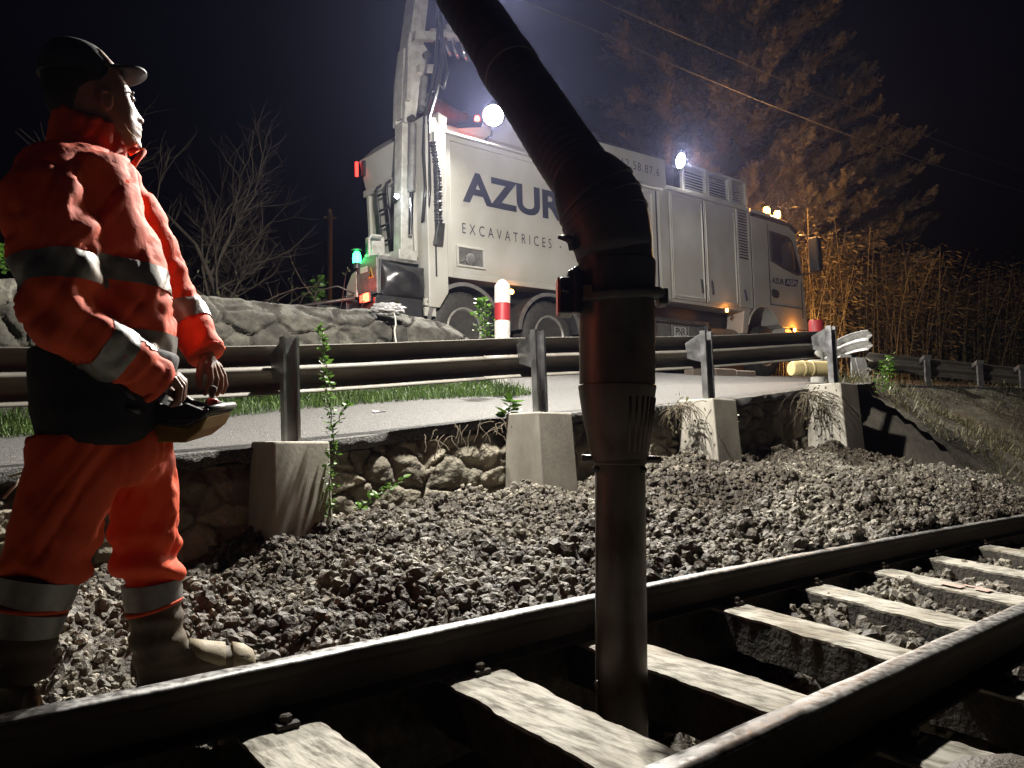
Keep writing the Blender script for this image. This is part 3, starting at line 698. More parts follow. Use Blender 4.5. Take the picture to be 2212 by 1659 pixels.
b = tm(); b.prism([(8.77, 1.95), (9.26, 1.98), (9.30, 2.13), (8.80, 2.10)], .042, .047); b.build('logo_panel', BOXLET, cab)
text('lettering', 'ASPI', 8.82, 9.23, 1.985, 2.095, .039, PALELET, cab, bold=.02)
b = tm(); b.tube([(9.3, .0, 3.1), (9.42, -.2, 3.05), (9.42, -.24, 2.9), (9.42, -.24, 2.4), (9.42, -.2, 2.25), (9.38, .02, 2.25)], .018, 8); arm = b.build('mirror_arm', DARK, truck, smooth=True)
b = tm(); b.prism([(9.34, 3.0), (9.52, 2.98), (9.54, 2.3), (9.48, 2.24), (9.36, 2.26)], -.42, -.2); mi_ = b.build('mirror', DARK, arm, bevel=.03, seg=3)
tm().box(9.325, 9.333, -.40, -.22, 2.34, 2.94).build('mirror_glass', DARK, mi_)
b = tm(); b.box(8.70, 9.72, .04, 2.43, .52, 1.04); b.prism([(8.62, 1.05), (8.72, .55), (8.85, .55), (8.85, 1.05)], .03, .3); bum = b.build('front_bumper', WHITE, truck, bevel=.03)
b = tm(); b.box(9.725, 9.74, .2, .55, .7, .95); b.build('headlamp', glow('headlamp', (1, .9, .75), 8), bum)  # on the unseen truck front; its lit glow is added
b = tm(); b.box(8.93, 9.05, .008, .036, 1.0, 1.06); b.build('side_marker', DARK, bum)
b = tm(); b.prism([(7.25, 1.35), (7.45, 1.32), (7.33, .85), (7.15, .85)], .06, .45); b.build('rear_mudguard', WHITE, truck, bevel=.02)
# amber roof beacons on a bar
b = tm(); b.tube([(8.4, .25, 3.42), (8.4, .25, 3.52)], .02, 8); b.tube([(8.4, .25, 3.50), (9.1, .3, 3.46), (9.1, 2.0, 3.46)], .014, 8); b.build('beacon_bar', DARK, truck)
AMB = glow('amber_beacon', (1, .42, .06), 26)
for (x, y) in ((8.62, .30), (9.10, .34)):
    tm().lathe([(0, 0), (.075, 0), (.075, .03), (0, .03)], 18, (x, y, 3.49)).build('beacon_foot', DARK, truck)
    tm().lathe([(0, 0), (.065, 0), (.07, .05), (.062, .12), (.04, .15), (0, .155)], 18, (x, y, 3.525)).build('amber_beacon', AMB, truck, smooth=True)
AMB2 = glow('amber_side_lamp', (1, .36, .05), 40)
for (x, y, z) in ((1.19, .0, 1.12), (6.60, .02, 1.26), (8.99, .0, 1.02)):
    h = tm().lathe([(0, 0), (.05, 0), (.045, .02), (0, .02)], 14, (x, y + .03, z), (0, -1, 0)).build('side_lamp_base', DARK, truck)
    tm().lathe([(0, 0), (.038, 0), (.034, .02), (.0, .028)], 14, (x, y + .008, z), (0, -1, 0)).build('side_lamp', AMB2, truck, smooth=True)
# --- below the body
b = tm(); b.box(4.45, 6.05, .05, .12, .93, .99); b.box(4.45, 4.51, .05, .12, .45, .93); b.box(5.99, 6.05, .05, .12, .45, .93); b.box(4.45, 6.05, .05, .12, .40, .45); rk = b.build('side_rack', GALV, truck, bevel=.006)
for k in range(3): tm().box(4.55 + k * .47, 4.98 + k * .47, .10, .5, .46, .90).build('battery_box', GREY, rk, bevel=.015)
tm().box(5.06, 5.40, .085, .095, .68, .86).build('box_label', PALELET, rk)
text('lettering', 'PNR', 5.09, 5.37, .70, .84, .08, SEAM, rk, bold=.02)
b = tm(); b.tube([(6.25, .35, .72), (7.15, .35, .72)], .24, 20); soft(b.build('fuel_tank', GREY, truck))
b = tm(); b.box(2.75, 4.35, .2, .7, .5, .95); b.build('tool_box', DGREY, truck, bevel=.02)
# wheels
def wheel(x, y, side, r=.52):
    w = empty('wheel'); w.parent = truck; w.location = (x, y, r)
    ax = (0, -side, 0)
    b = tm(); b.lathe([(.30, -.26), (.44, -.27), (.505, -.24), (.52, -.2), (.52, -.06), (.505, -.02), (.46, .0), (.43, .015), (.36, .02), (.30, .0)], 40, (0, 0, 0), ax); soft(b.build('tyre', RUBBER, w), 50)
    b = tm(); b.lathe([(.31, -.22), (.31, .012), (.285, .02), (.265, .0), (.25, -.05), (.2, -.09), (.13, -.1), (.12, -.03), (.06, -.02), (0, -.015)], 32, (0, 0, 0), ax); rm = b.build('rim', RIM, w); soft(rm)
    b = tm()
    for k in range(10):
        t = k * math.pi / 5; b.tube([(.165 * math.cos(t), side * .09, .165 * math.sin(t)), (.165 * math.cos(t), side * .06, .165 * math.sin(t))], .016, 6)
    b.build('wheel_nuts', GREY, rm)
    b = tm()
    for k in range(44):
        t = 2 * math.pi * k / 44; c, s_ = math.cos(t), math.sin(t)
        Rm = Matrix.Rotation(-t, 4, 'Y'); m2 = MB(Rm); m2.box(.515, .53, -.0 + side * .03 if side > 0 else .03 * side - .2, side * .03 + (.2 if side > 0 else 0), -.025, .025)
        b.add(m2.v, m2.f)
    b.build('tread', RUBBER, w)
    return w
for x in (.36, 1.97, 7.95):
    wheel(x, .06, 1); wheel(x, 2.42, -1)
for x in (.36, 1.97):
    b = tm(); out = [(x + .63 * math.cos(t), .52 + .63 * math.sin(t)) for t in np.linspace(R(5), R(175), 26)]; inn = [(x + .605 * math.cos(t), .52 + .605 * math.sin(t)) for t in np.linspace(R(175), R(5), 26)]
    b.prism(out + inn, .03, .5); g_ = b.build('mudguard', DGREY, truck)
    b = tm(); out = [(x + .655 * math.cos(t), .52 + .655 * math.sin(t)) for t in np.linspace(R(5), R(175), 26)]; inn = [(x + .60 * math.cos(t), .52 + .60 * math.sin(t)) for t in np.linspace(R(175), R(5), 26)]
    b.prism(out + inn, .005, .028); b.build('mudguard_lip', GREY, g_)
# ================================================================== track
RAILSIDE = matte('rusty_rail_steel', (.055, .041, .031), (.03, .024, .02), .75, metal=.35, scale=16, bump=.0015, bscale=80, rvar=.1)
RAILTOP = matte('worn_rail_head', (.24, .24, .235), (.06, .056, .052), .5, metal=.4, scale=38, stretch=(1, 1, 1), bump=.0008, bscale=60, contrast=(.36, .58), rvar=.16, c3=(.36, .34, .31))
NEAR_A = [.87, .875, .88, .88, .88, .88, .88, .88, .88, .875, .78, .5, -.1]
H = [(-.055, -.14), (.055, -.14), (.055, -.132), (.012, -.115), (.009, -.10), (.009, -.05), (.028, -.038), (.031, -.03), (.031, -.008), (.026, -.002), (.012, 0), (-.012, 0), (-.026, -.002), (-.031, -.008), (-.031, -.03), (-.028, -.038), (-.009, -.05), (-.009, -.10), (-.012, -.115), (-.055, -.132)]
def rail(A, off, label):
    ss = np.arange(-4, 30, .08); cen = np.interp(ss, FAR_S, A) + off
    ker = np.ones(15) / 15; cs = np.convolve(np.pad(cen, 7, mode='edge'), ker, 'valid')
    rings = []
    for s_, a_ in zip(ss, cs):
        rings.append([trk(s_, a_ + p, q + (.0012 * math.sin(s_ * 60 + p * 90) if q > -.01 else 0)) for p, q in H])
    b = MB(); b.loft(rings); n = len(H)
    mi = []
    for i in range(len(rings) - 1):
        mi += [1 if k in (8, 9, 10, 11, 12) else 0 for k in range(n)]
    mi += [0, 0]
    o = mesh_np('rail', b.v, b.f, None, mats=[RAILSIDE, RAILTOP], midx=mi)
    return tag(soft(o, 50), label, 'rail', 'rails of the narrow track')
rail(FAR_A, .031, 'far rail of the track, in front of the rubble heap and the boots')
rail(NEAR_A, -.031, 'near rail of the track, crossing the bottom right corner')

TIMBER = matte('dusty_sleeper', (.33, .315, .27), (.12, .108, .085), .9, scale=34, stretch=(.28, 1, 1), rotz=math.atan2(TN.y, TN.x), bump=.008, bscale=50, contrast=(.36, .52), c3=(.40, .375, .32), patch=(3.5, (.62, .58, .52), .36, .5))
SIDE_SHADE = matte('soiled_shaded_sleeper_side', (.055, .048, .037), (.022, .019, .015), .95, scale=18, bump=.012, bscale=45)  # soiled sides, darkened further so their shade is painted in
PINK = matte('pink_paint', (.42, .25, .21), (.36, .31, .26), .85, scale=45)
def sleeper(k, sf, sn, wd, label):
    nl, rng_ = 90, np.random.default_rng(k)
    cs = [(-.5, 0), (-.495, -.010), (-.5, -.15), (.5, -.15), (.49, -.012), (.5, 0)] + [(x, 0) for x in np.linspace(.42, -.42, 9)]
    aa = np.linspace(.40, 2.25, nl); V = []
    for i, a in enumerate(aa):
        c = sf + (sn - sf) * (1.85 - a) / .77
        for p, q in cs:
            V.append((c + p * wd, a, -.14 + q))
    V = np.array(V); P = V * np.array([1, 1, 1])
    top = V[:, 2] > -.16
    n1 = fbm(P * 9 + k * 3, 4, 200 + k) - .5; n2 = fbm(P * 32 + k, 3, 210 + k) - .5
    edge = np.tile(np.array([abs(p) > .45 for p, q in cs]), nl)
    V[:, 0] += np.where(edge, n1 * .022 + n2 * .016, 0) * np.where(top, 1, .8)
    V[:, 2] += np.where(top, n1 * .010 + n2 * .006 - np.where(edge, .003 + np.maximum(0, n2) * .02, 0), n1 * .03)
    pts = np.stack([V[:, 0] * TD.x + V[:, 1] * TN.x, V[:, 0] * TD.y + V[:, 1] * TN.y, V[:, 2]], -1)
    n = len(cs); F = [(i * n + j, i * n + (j + 1) % n, (i + 1) * n + (j + 1) % n, (i + 1) * n + j) for i in range(nl - 1) for j in range(n)]
    F += [tuple(range(n - 1, -1, -1)), tuple(range((nl - 1) * n, nl * n))]
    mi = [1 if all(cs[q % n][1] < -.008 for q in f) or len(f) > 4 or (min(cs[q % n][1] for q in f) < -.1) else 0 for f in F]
    o = mesh_np('sleeper', pts, F, None, smooth=True, mats=[TIMBER, SIDE_SHADE], midx=mi)
    soft(o, 35)
    return tag(o, label, 'sleeper', 'sleepers under the rails')
SL = [(.87, .79, .21, 'dusty sleeper cut off by the bottom edge, left of the suction nozzle'),
      (1.50, 1.37, .215, 'broad pale sleeper just left of the suction nozzle foot'),
      (2.10, 1.975, .205, 'pale sleeper passing directly behind the suction nozzle'),
      (2.95, 2.70, .20, 'first sleeper standing clear to the right of the suction nozzle'),
      (3.66, 3.33, .21, 'second sleeper clear of the nozzle, loose gravel heaped on its near side'),
      (4.42, 4.02, .21, 'sleeper with a faint pink paint mark on its top'),
      (5.18, 4.74, .21, 'sleeper next beyond the one with the pink paint mark'),
      (6.02, 5.55, .21, 'farthest sleeper that shows, at the right edge near the far rail')]
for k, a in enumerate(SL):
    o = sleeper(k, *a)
    for ac, sg in ((float(far_c(a[0])), -1), (float(far_c(a[0])), 1), (.849, 1), (.849, -1)):      # clips holding the rail foot
        c = a[0] + (a[1] - a[0]) * (1.85 - ac) / .77; b = MB()
        for d in (.03,):
            q0 = ac + sg * .045; q1 = ac + sg * .105
            b.hexa([trk(c - d, q0, -.131), trk(c + d, q0, -.131), trk(c + d, q1, -.139), trk(c - d, q1, -.139), trk(c - d, q0, -.118), trk(c + d, q0, -.118), trk(c + d, q1, -.125), trk(c - d, q1, -.125)])
        cl_ = b.build('rail_clip', RAILSIDE, o, bevel=.003)
        MB().lathe([(0, 0), (.018, 0), (.018, .016), (.012, .02), (0, .02)], 6, trk(c, ac + sg * .08, -.126)).build('clip_bolt', RAILSIDE, cl_)
    if k == 5:
        b = MB()
        for (a0, a1, o0, o1) in ((1.38, 1.50, -.07, .0), (1.26, 1.33, -.02, .06), (1.33, 1.40, .02, .05)):
            def P(a, d): c = 4.42 + (4.02 - 4.42) * (1.85 - a) / .77; return trk(c + d, a, -.131)
            b.add([P(a0, o0), P(a0, o1), P(a1, o1), P(a1, o0)], [(0, 1, 2, 3)])
        b.build('paint_mark', PINK, o)
# big stone lying outside the near rail, bottom right
V, F = ICO2; v = V.copy(); v = v * (.8 + .5 * fbm(v * 2.2, 4, 5))[:, None] * np.array([.17, .10, .06])
p = at(2150, 1640, 1.62); tag(mesh_np('stone', v + np.array([p.x + .05, p.y + .02, p.z - .075]), F, SOIL, smooth=True), 'pale flat stone in the dark bottom right corner', 'stone')

# ================================================================== concrete blocks and guardrail
CONC = matte('cast_concrete', (.40, .375, .32), (.24, .22, .185), .85, scale=4, stretch=(1, 1, .5), bump=.0012, bscale=70, contrast=(.3, .62), c3=(.46, .435, .38))
TI_ = [-.05, 1.87, 3.83, 5.9]
lab = ['large grey concrete block behind the worker, left end of the row', 'concrete block left of the black suction pipe, both faces lit alike', 'concrete block with dry vines hanging on it, right of the suction pipe', 'slanting concrete block at the right end of the road edge']
for k, t0 in enumerate(TI_):
    zt0 = float(zn(t0)) + .02; L_ = [.17, .165, .165, .17][k]
    def ring(z, spread, push):
        return [wl(t0 - L_ - spread, -.37 - push, z), wl(t0 + L_ + spread, -.37 - push, z), wl(t0 + L_ + spread, .02, z), wl(t0 - L_ - spread, .02, z)]
    rings = []
    for j in range(13):
        f = j / 12; z = -.45 + (zt0 + .45) * f
        rg = ring(z, .015 * (1 - f), .13 * (1 - f)); rings.append(rg)
    b = MB(); b.loft(rings)
    o = b.build('concrete_block', CONC, bevel=.012); tag(o, lab[k], 'concrete block', 'concrete blocks carrying the guardrail posts')

WPROF = [(.078 * math.sin(2 * math.pi * k / 40) ** 2 if 3 < k < 37 else .078 * math.sin(2 * math.pi * k / 40) ** 2 * .9, .31 * k / 40) for k in range(41)]
def wbeam(path, prof, name, mat, parent, nrm):
    """path: list of (point at beam bottom); nrm: list of unit vectors the bulges point along"""
    V = []; n = len(prof)
    for p, q in zip(path, nrm):
        for (d, z) in prof: V.append(Vector(p) + Vector(q) * d + Vector((0, 0, z)))
    F = [(i * n + j, (i + 1) * n + j, (i + 1) * n + j + 1, i * n + j + 1) for i in range(len(path) - 1) for j in range(n - 1)]
    o = mesh_np(name, V, F, mat, parent, smooth=True)
    m = o.modifiers.new('s', 'SOLIDIFY'); m.thickness = .004; m.offset = 0
    return o
gr = empty('guardrail', wl(0, 0, .56)); GI = gr.location.copy()
tag(gr, 'long weathered steel guardrail on four posts along the road edge', 'guardrail')
def gpath(t0, t1, w, dz):
    ts = np.linspace(t0, t1, max(2, int((t1 - t0) / .25)))
    ker = [float(np.mean([zn(t + d) for d in np.linspace(-.8, .8, 9)])) for t in ts]
    return [wl(t, w, z + dz) - GI for t, z in zip(ts, ker)], [WN] * len(ts)
for (t0, t1, w, ex) in ((-9, -2.4, .0, 0), (-2.5, 1.62, .004, 0), (1.5, 6.0, .0, .003)):
    p, q = gpath(t0, t1, w, .305 + ex); wbeam(p, WPROF, 'beam', GALVD, gr, q)
BOLT = matte('bolt_steel', (.6, .6, .6), (.4, .4, .4), .3, metal=.9)
for k, t0 in enumerate([-4.0, -2.02] + TI_):
    zb = float(zn(t0)); zt_ = zb + .645
    # open channel post, hollow side to the track
    U = [(-.05, .0), (.05, .0), (.05, -.062), (.034, -.062), (.034, -.056), (.043, -.056), (.043, -.007), (-.043, -.007), (-.043, -.056), (-.034, -.056), (-.034, -.062), (-.05, -.062)]
    b = MB(); r0 = [wl(t0 + p, -.17 + q, zb - .05) - GI for p, q in U]; r1 = [wl(t0 - .03 + p, -.17 + q, zt_) - GI for p, q in U]
    b.loft([r0, r1]); b.build('post', GALV, gr)
    b = MB()
    for d in (-.052, .048):
        b.hexa([wl(t0 + d, -.17, zb + .36) - GI, wl(t0 + d + .004, -.17, zb + .36) - GI, wl(t0 + d + .004, .002, zb + .41) - GI, wl(t0 + d, .002, zb + .41) - GI,
                wl(t0 + d - .025, -.17, zb + .615) - GI, wl(t0 + d - .021, -.17, zb + .615) - GI, wl(t0 + d - .02, .002, zb + .545) - GI, wl(t0 + d - .024, .002, zb + .545) - GI])
    b.hexa([wl(t0 - .075, -.17, zb + .615) - GI, wl(t0 + .028, -.17, zb + .615) - GI, wl(t0 + .03, .0, zb + .545) - GI, wl(t0 - .076, .0, zb + .545) - GI,
            wl(t0 - .075, -.17, zb + .62) - GI, wl(t0 + .028, -.17, zb + .62) - GI, wl(t0 + .03, .0, zb + .55) - GI, wl(t0 - .076, .0, zb + .55) - GI])
    b.hexa([wl(t0 - .05, -.17, zb + .36) - GI, wl(t0 + .05, -.17, zb + .36) - GI, wl(t0 + .05, .0, zb + .41) - GI, wl(t0 - .052, .0, zb + .41) - GI,
            wl(t0 - .05, -.17, zb + .364) - GI, wl(t0 + .05, -.17, zb + .364) - GI, wl(t0 + .05, .0, zb + .414) - GI, wl(t0 - .052, .0, zb + .414) - GI])
    sp = b.build('spacer', GALV, gr)
    b = MB()
    for d in (-.02, .02): b.lathe([(0, 0), (.011, 0), (.011, .01), (0, .012)], 8, wl(t0 + d, -.006, zb + .455) - GI, -WN)
    b.build('bolt', BOLT, sp)

# flared end piece beyond the last block
ge = empty('guardrail_end', at(1876, 800, 11.6)); E0 = ge.location.copy()
tag(ge, 'bright curved guardrail end piece with ribbed profile facing the track', 'guardrail')
pts = [(1776, 786, 13.0), (1790, 775, 12.7), (1806, 765, 12.4), (1824, 757, 12.1), (1842, 751, 11.85), (1860, 747, 11.65), (1876, 745, 11.5)]
P = [at(*p) - E0 - Vector((0, 0, .08)) for p in pts]; Q = []
for i in range(len(P)):
    d = (P[min(i + 1, len(P) - 1)] - P[max(i - 1, 0)]); d.z = 0; d.normalize(); Q.append(Vector((-d.y, d.x, 0)))
Q = [q if q.y > 0 else -q for q in Q]
PALEG = matte('bright_galvanised', (.6, .6, .58), (.42, .42, .4), .5, metal=.4, scale=8)
wbeam(P, WPROF, 'beam', PALEG, ge, Q)
b = MB(); c0 = at(1862, 772, 11.62) - E0; c1 = at(1879, 832, 11.3) - E0; b.hexa([c1 + Vector((-.075, 0, -.2)), c1 + Vector((.06, 0, -.2)), c1 + Vector((.06, .02, -.2)), c1 + Vector((-.075, .02, -.2)), c0 + Vector((-.1, 0, 0)), c0 + Vector((.05, 0, 0)), c0 + Vector((.05, .02, 0)), c0 + Vector((-.1, .02, 0))]); b.build('end_plate', PALEG, ge)
b = MB(); c0 = at(1846, 765, 12.0) - E0; c1 = at(1847, 825, 12.0) - E0; b.box(c1.x - .04, c1.x + .04, c1.y, c1.y + .05, c1.z - .3, c0.z); b.box(c0.x - .22, c0.x + .04, c0.y, c0.y + .03, c0.z - .05, c0.z); b.build('post', PALEG, ge)

# far guardrail along the bank
gf = empty('guardrail', at(2090, 830, 14.0)); F0 = gf.location.copy(); gf.name = 'guardrail.001'
tag(gf, 'dark guardrail with pale post tops running off to the right edge', 'guardrail')
A = at(1878, 800, 13.2); B = at(2330, 842, 14.4); dirv = (B - A); hd = Vector((dirv.x, dirv.y, 0)).normalized(); nn = Vector((-hd.y, hd.x, 0))
PATH = [A.lerp(B, i / 12) - F0 for i in range(13)]
wbeam(PATH, WPROF, 'beam', GALVD, gf, [nn] * 13)
for (u, v) in ((1985, 772), (2095, 778), (2187, 787), (2290, 797)):
    f = (u - 1878) / (2330 - 1878); c = A.lerp(B, f) - F0
    b = MB(); b.box(c.x - .045, c.x + .045, c.y - .2, c.y - .15, c.z - .5, c.z + .33); b.build('post', GALV, gf)
    b = MB(); b.hexa([(c.x - .06, c.y - .2, c.z + .27), (c.x + .06, c.y - .2, c.z + .27), (c.x + .05, c.y, c.z + .2), (c.x - .05, c.y, c.z + .2), (c.x - .07, c.y - .22, c.z + .335), (c.x + .07, c.y - .22, c.z + .335), (c.x + .05, c.y, c.z + .28), (c.x - .05, c.y, c.z + .28)]); b.build('spacer', GALV, gf)

# ================================================================== suction nozzle and hose in front
NY = 2.36
def px(n, Y=NY): return n * Y / FPX
NOZ = matte('worn_nozzle_steel', (.17, .15, .132), (.085, .075, .066), .42, metal=.45, scale=7, stretch=(1, 1, .35), rvar=.14, bump=.0008, bscale=40, contrast=(.3, .65), patch=(5, (.55, .46, .38), .40, .56))
BLKR = matte('black_hose_rubber', (.03, .029, .032), (.02, .019, .021), .5, scale=9, bump=.0015, bscale=40)
noz = empty('suction_hose', at(1345, 1575, NY)); NI = noz.location.copy()
tag(noz, 'black suction hose with steel nozzle pipe lowered between the sleepers', 'suction hose')
def st(rows): return [at(u, v, Y) - NI for u, v, Y, r in rows], [px(r, Y) for u, v, Y, r in rows]
P, Rr_ = st([(1344, 1600, NY, 54), (1343, 1490, NY, 54), (1342.6, 1488, NY, 55.5), (1342, 1440, NY, 54.5), (1340, 1100, NY, 54), (1339, 1003, NY, 54), (1339, 1001, NY, 57), (1339, 985, NY, 57)])
b = MB(); b.tube(P, Rr_, 48); o = b.build('nozzle_pipe', NOZ, noz); soft(o)
MB().tube([at(1289, 1010, NY - .02) - NI, at(1290, 1300, NY - .02) - NI, at(1291, 1545, NY - .02) - NI], .0035, 6).build('weld_seam', NOZ, o, smooth=True)
MB().ball(at(1291, 1480, NY - .03) - NI, .009, (1, 1, 1.6)).build('weld_bead', NOZ, o, smooth=True)
P, Rr_ = st([(1339, 992, NY, 60), (1337, 960, NY, 65), (1334, 900, NY, 75), (1333, 855, NY, 81.5), (1333, 838, NY, 84), (1333, 834, NY, 84), (1333, 832, NY, 81.5), (1333, 760, NY, 82), (1332, 700, NY, 82), (1332, 655, NY, 82)])
b = MB(); b.tube(P, Rr_, 56); o = b.build('cone_adapter', NOZ, noz); soft(o, 25)
b = MB()
for k in range(9):    # fins on the cone
    ph = R(-78 + k * 11); dx_, dy_ = math.cos(ph), math.sin(ph)
    p0 = at(1337, 975, NY) - NI; p1 = at(1333, 860, NY) - NI
    q0 = p0 + Vector((dx_, dy_, 0)) * px(62); q1 = p1 + Vector((dx_, dy_, 0)) * px(81); b.tube([q0, q1], .0035, 6)
b.build('cone_fins', NOZ, o, smooth=True)
for (u0, u1, v, uk) in ((1256, 1300, 991, 1288), (1380, 1428, 993, 1390)):
    o = MB().tube([at(u0, v - 2, NY) - NI, at(u1, v, NY) - NI], .011, 10).build('locking_pin', DGREY, noz, smooth=True)
    MB().ball(at(uk, v + 22, NY - .05) - NI, .011).build('pin_knob', DGREY, o, smooth=True)
# flange ring, clamp
b = MB(); c = at(1336, 641, NY) - NI; ax = Vector((-.06, -.10, 1)).normalized()
b.lathe([(px(80), -.014), (px(97), -.014), (px(101), -.004), (px(101), .008), (px(96), .016), (px(80), .016)], 56, c, ax); o = b.build('flange_ring', DGREY, noz); soft(o)
b = MB(); c = at(1240, 640, NY - .03) - NI
b.box(c.x - .045, c.x - .005, c.y - .05, c.y + .05, c.z - .06, c.z + .05); b.box(c.x - .02, c.x + .025, c.y - .035, c.y + .035, c.z - .05, c.z + .075); b.tube([c + Vector((.0, -.02, .075)), c + Vector((-.02, -.03, .04)), c + Vector((-.03, -.05, .0))], .014, 8); b.tube([c + Vector((.005, -.05, -.06)), c + Vector((.005, -.05, .08))], .012, 8)
cl = b.build('clamp', TARP, noz, bevel=.006)
REDP = matte('red_plastic', (.5, .05, .03), (.4, .03, .02), .35)
tm().box(c.x - .053, c.x - .046, c.y - .045, c.y + .04, c.z - .058, c.z + .05).build('red_plate', REDP, cl)
BRASS = matte('brass_plate', (.55, .36, .13), (.4, .25, .1), .3, metal=.9)
c2 = at(1272, 627, NY - .13) - NI; tm().box(c2.x - .014, c2.x + .012, c2.y + .02, c2.y + .05, c2.z - .018, c2.z + .02).build('clamp_catch', BRASS, cl)
b = MB(); c3 = at(1428, 640, NY) - NI; b.box(c3.x - .012, c3.x + .016, c3.y - .04, c3.y + .04, c3.z - .03, c3.z + .02); b.build('clamp_lug', DGREY, noz, bevel=.006)
# cuff, elbow, hose
P, Rr_ = st([(1332, 660, NY, 80), (1332, 612, NY, 84), (1331, 585, NY, 86), (1331, 572, NY, 86), (1330, 568, NY, 82), (1327, 540, NY, 82)])
b = MB(); b.tube(P, Rr_, 48); soft(b.build('hose_cuff', BLKR, noz), 30)
P, Rr_ = st([(1327, 556, NY, 82), (1324, 530, NY, 86), (1316, 500, NY, 91), (1306, 468, NY + .005, 95), (1294, 438, NY + .015, 95), (1280, 410, NY + .03, 90), (1266, 388, NY + .045, 80), (1256, 372, NY + .055, 70)])
b = MB(); b.tube(P, Rr_, 48); el = b.build('elbow', BLKR, noz, smooth=True)
b = MB()
for (u, v, r, tilt) in ((1300, 452, 99, .55), (1310, 480, 98, .4), (1288, 428, 98, .7)):
    b.lathe([(px(r - 8), -.008), (px(r), -.005), (px(r), .005), (px(r - 8), .008)], 48, at(u, v, NY + .01) - NI, Vector((-tilt, .1, 1)).normalized())
soft(b.build('elbow_rib', BLKR, el))
b = MB(); b.tube([at(1246, 528, NY - .04) - NI, at(1226, 515, NY - .06) - NI, at(1206, 512, NY - .07) - NI], [.02, .012, .006], 8); b.tube([at(1232, 520, NY - .05) - NI, at(1236, 540, NY - .05) - NI], .01, 6); b.build('rubber_flap', BLKR, el, smooth=True)
hp = [(1270, 398, NY + .04), (1246, 366, NY + .07), (1206, 308, NY + .14), (1156, 230, NY + .25), (1106, 156, NY + .36), (1050, 66, NY + .5), (988, -30, NY + .68), (968, -130, NY + .95), (985, -230, NY + 1.4), (1000, -285, NY + 1.9), (1010, -270, NY + 2.4)]
P = [at(*p) - NI for p in hp]
# smooth interpolation and a fine spiral texture
fine = []; rr = []
for i in range(len(P) - 1):
    p0, p1, p2, p3 = P[max(i - 1, 0)], P[i], P[i + 1], P[min(i + 2, len(P) - 1)]
    for j in range(16):
        t = j / 16
        fine.append(.5 * ((2 * p1) + (p2 - p0) * t + (2 * p0 - 5 * p1 + 4 * p2 - p3) * t * t + (3 * p1 - p0 - 3 * p2 + p3) * t ** 3))
fine.append(P[-1])
for k in range(len(fine)): rr.append(px(71.5, NY + .08) * (1 + .012 * math.sin(k * 1.7)))
b = MB(); b.tube(fine, rr, 40); b.build('flexible_hose', BLKR, noz, smooth=True)
b = MB(); k = 66; d = (fine[k + 2] - fine[k - 2]).normalized(); b.lathe([(rr[k] * .98, -.05), (rr[k] * 1.06, -.045), (rr[k] * 1.06, .045), (rr[k] * .98, .05)], 40, fine[k], d); soft(b.build('hose_band', DGREY, noz))

# ================================================================== bollards, pipe, kerb, pole, cables, rope, bag, scraps
BWH = matte('bollard_white', (.66, .65, .6), (.5, .49, .45), .5, scale=6, rvar=.1)
BRED = matte('bollard_red', (.38, .03, .035), (.3, .025, .03), .45, scale=6)
def bollard(x, y, z0, h, r, label, top_red=False):
    e = empty('bollard', (x, y, z0)); tag(e, label, 'bollard', 'red and white bollards')
    if top_red:
        b = MB(); b.lathe([(0, -.3), (r, -.3), (r, h - .36), (0, h - .36)], 28); soft(b.build('body', BWH, e))
        b = MB(); b.lathe([(0, h - .36), (r * 1.04, h - .36), (r * 1.04, h - .02), (r * .95, h), (0, h)], 28); soft(b.build('red_band', BRED, e))
    else:
        b = MB(); b.lathe([(0, -.3), (r, -.3), (r, h - .08), (r * .5, h - .02), (0, h)], 28); soft(b.build('body', BWH, e))
        b = MB(); b.lathe([(r * .9, h - .50), (r * 1.02, h - .50), (r * 1.02, h - .29), (r * .9, h - .29)], 28); soft(b.build('red_band', BRED, e))
    return e
p = at(1085, 850, 9.0); bollard(p.x, p.y, p.z, 1.36, .092, 'white bollard with a red band, in front of the truck wheels')
p = at(1767, 830, 11.4); bollard(p.x, p.y, p.z, .96, .10, 'red topped bollard behind the last guardrail post', True)
p = at(1734, 812, 9.6)
YP = matte('cream_plastic', (.58, .47, .24), (.48, .38, .18), .5, scale=6)
e = empty('plastic_pipe', (p.x, p.y, p.z + .09)); tag(e, 'cream ribbed plastic pipe lying on the road edge by the last post', 'pipe')
b = MB(); ax = (WE + Vector((.1, -.35, .02))).normalized()
b.lathe([(.05, -.17), (.085, -.165), (.1, -.13), (.1, -.03), (.108, -.02), (.108, .0), (.1, .01), (.1, .09), (.108, .1), (.108, .12), (.1, .13), (.1, .42), (.085, .42), (.085, .3), (0, .3)], 32, (0, 0, 0), ax); soft(b.build('pipe_body', YP, e), 30)
REDLIT_K = matte('red_lit_kerb_concrete', (.30, .24, .2), (.2, .16, .13), .9, scale=9)  # concrete with the red light falling on it painted into the colour
b = MB(); c = at(1560, 808, 13.2)
for k in range(3): o = c + tx * (k * .62 - .8); b.hexa([o + tx * dx_ + ty * dy_ + Vector((0, 0, dz_)) for (dx_, dy_, dz_) in ((0, 0, -.15), (.6, 0, -.15), (.6, .2, -.15), (0, .2, -.15), (0, 0, .12 - k * .02), (.6, 0, .12 - k * .02), (.6, .2, .12 - k * .02), (0, .2, .12 - k * .02))])
tag(b.build('kerb', REDLIT_K, bevel=.02), 'low kerb lit reddish under the truck, left of its front wheel', 'kerb')
POLE = matte('old_pole_timber', (.17, .13, .10), (.1, .075, .055), .9, scale=6, stretch=(1, 1, .2))
e = empty('utility_pole', at(712, 660, 21)); tag(e, 'dark utility pole behind the garden wall, left of the truck', 'pole')
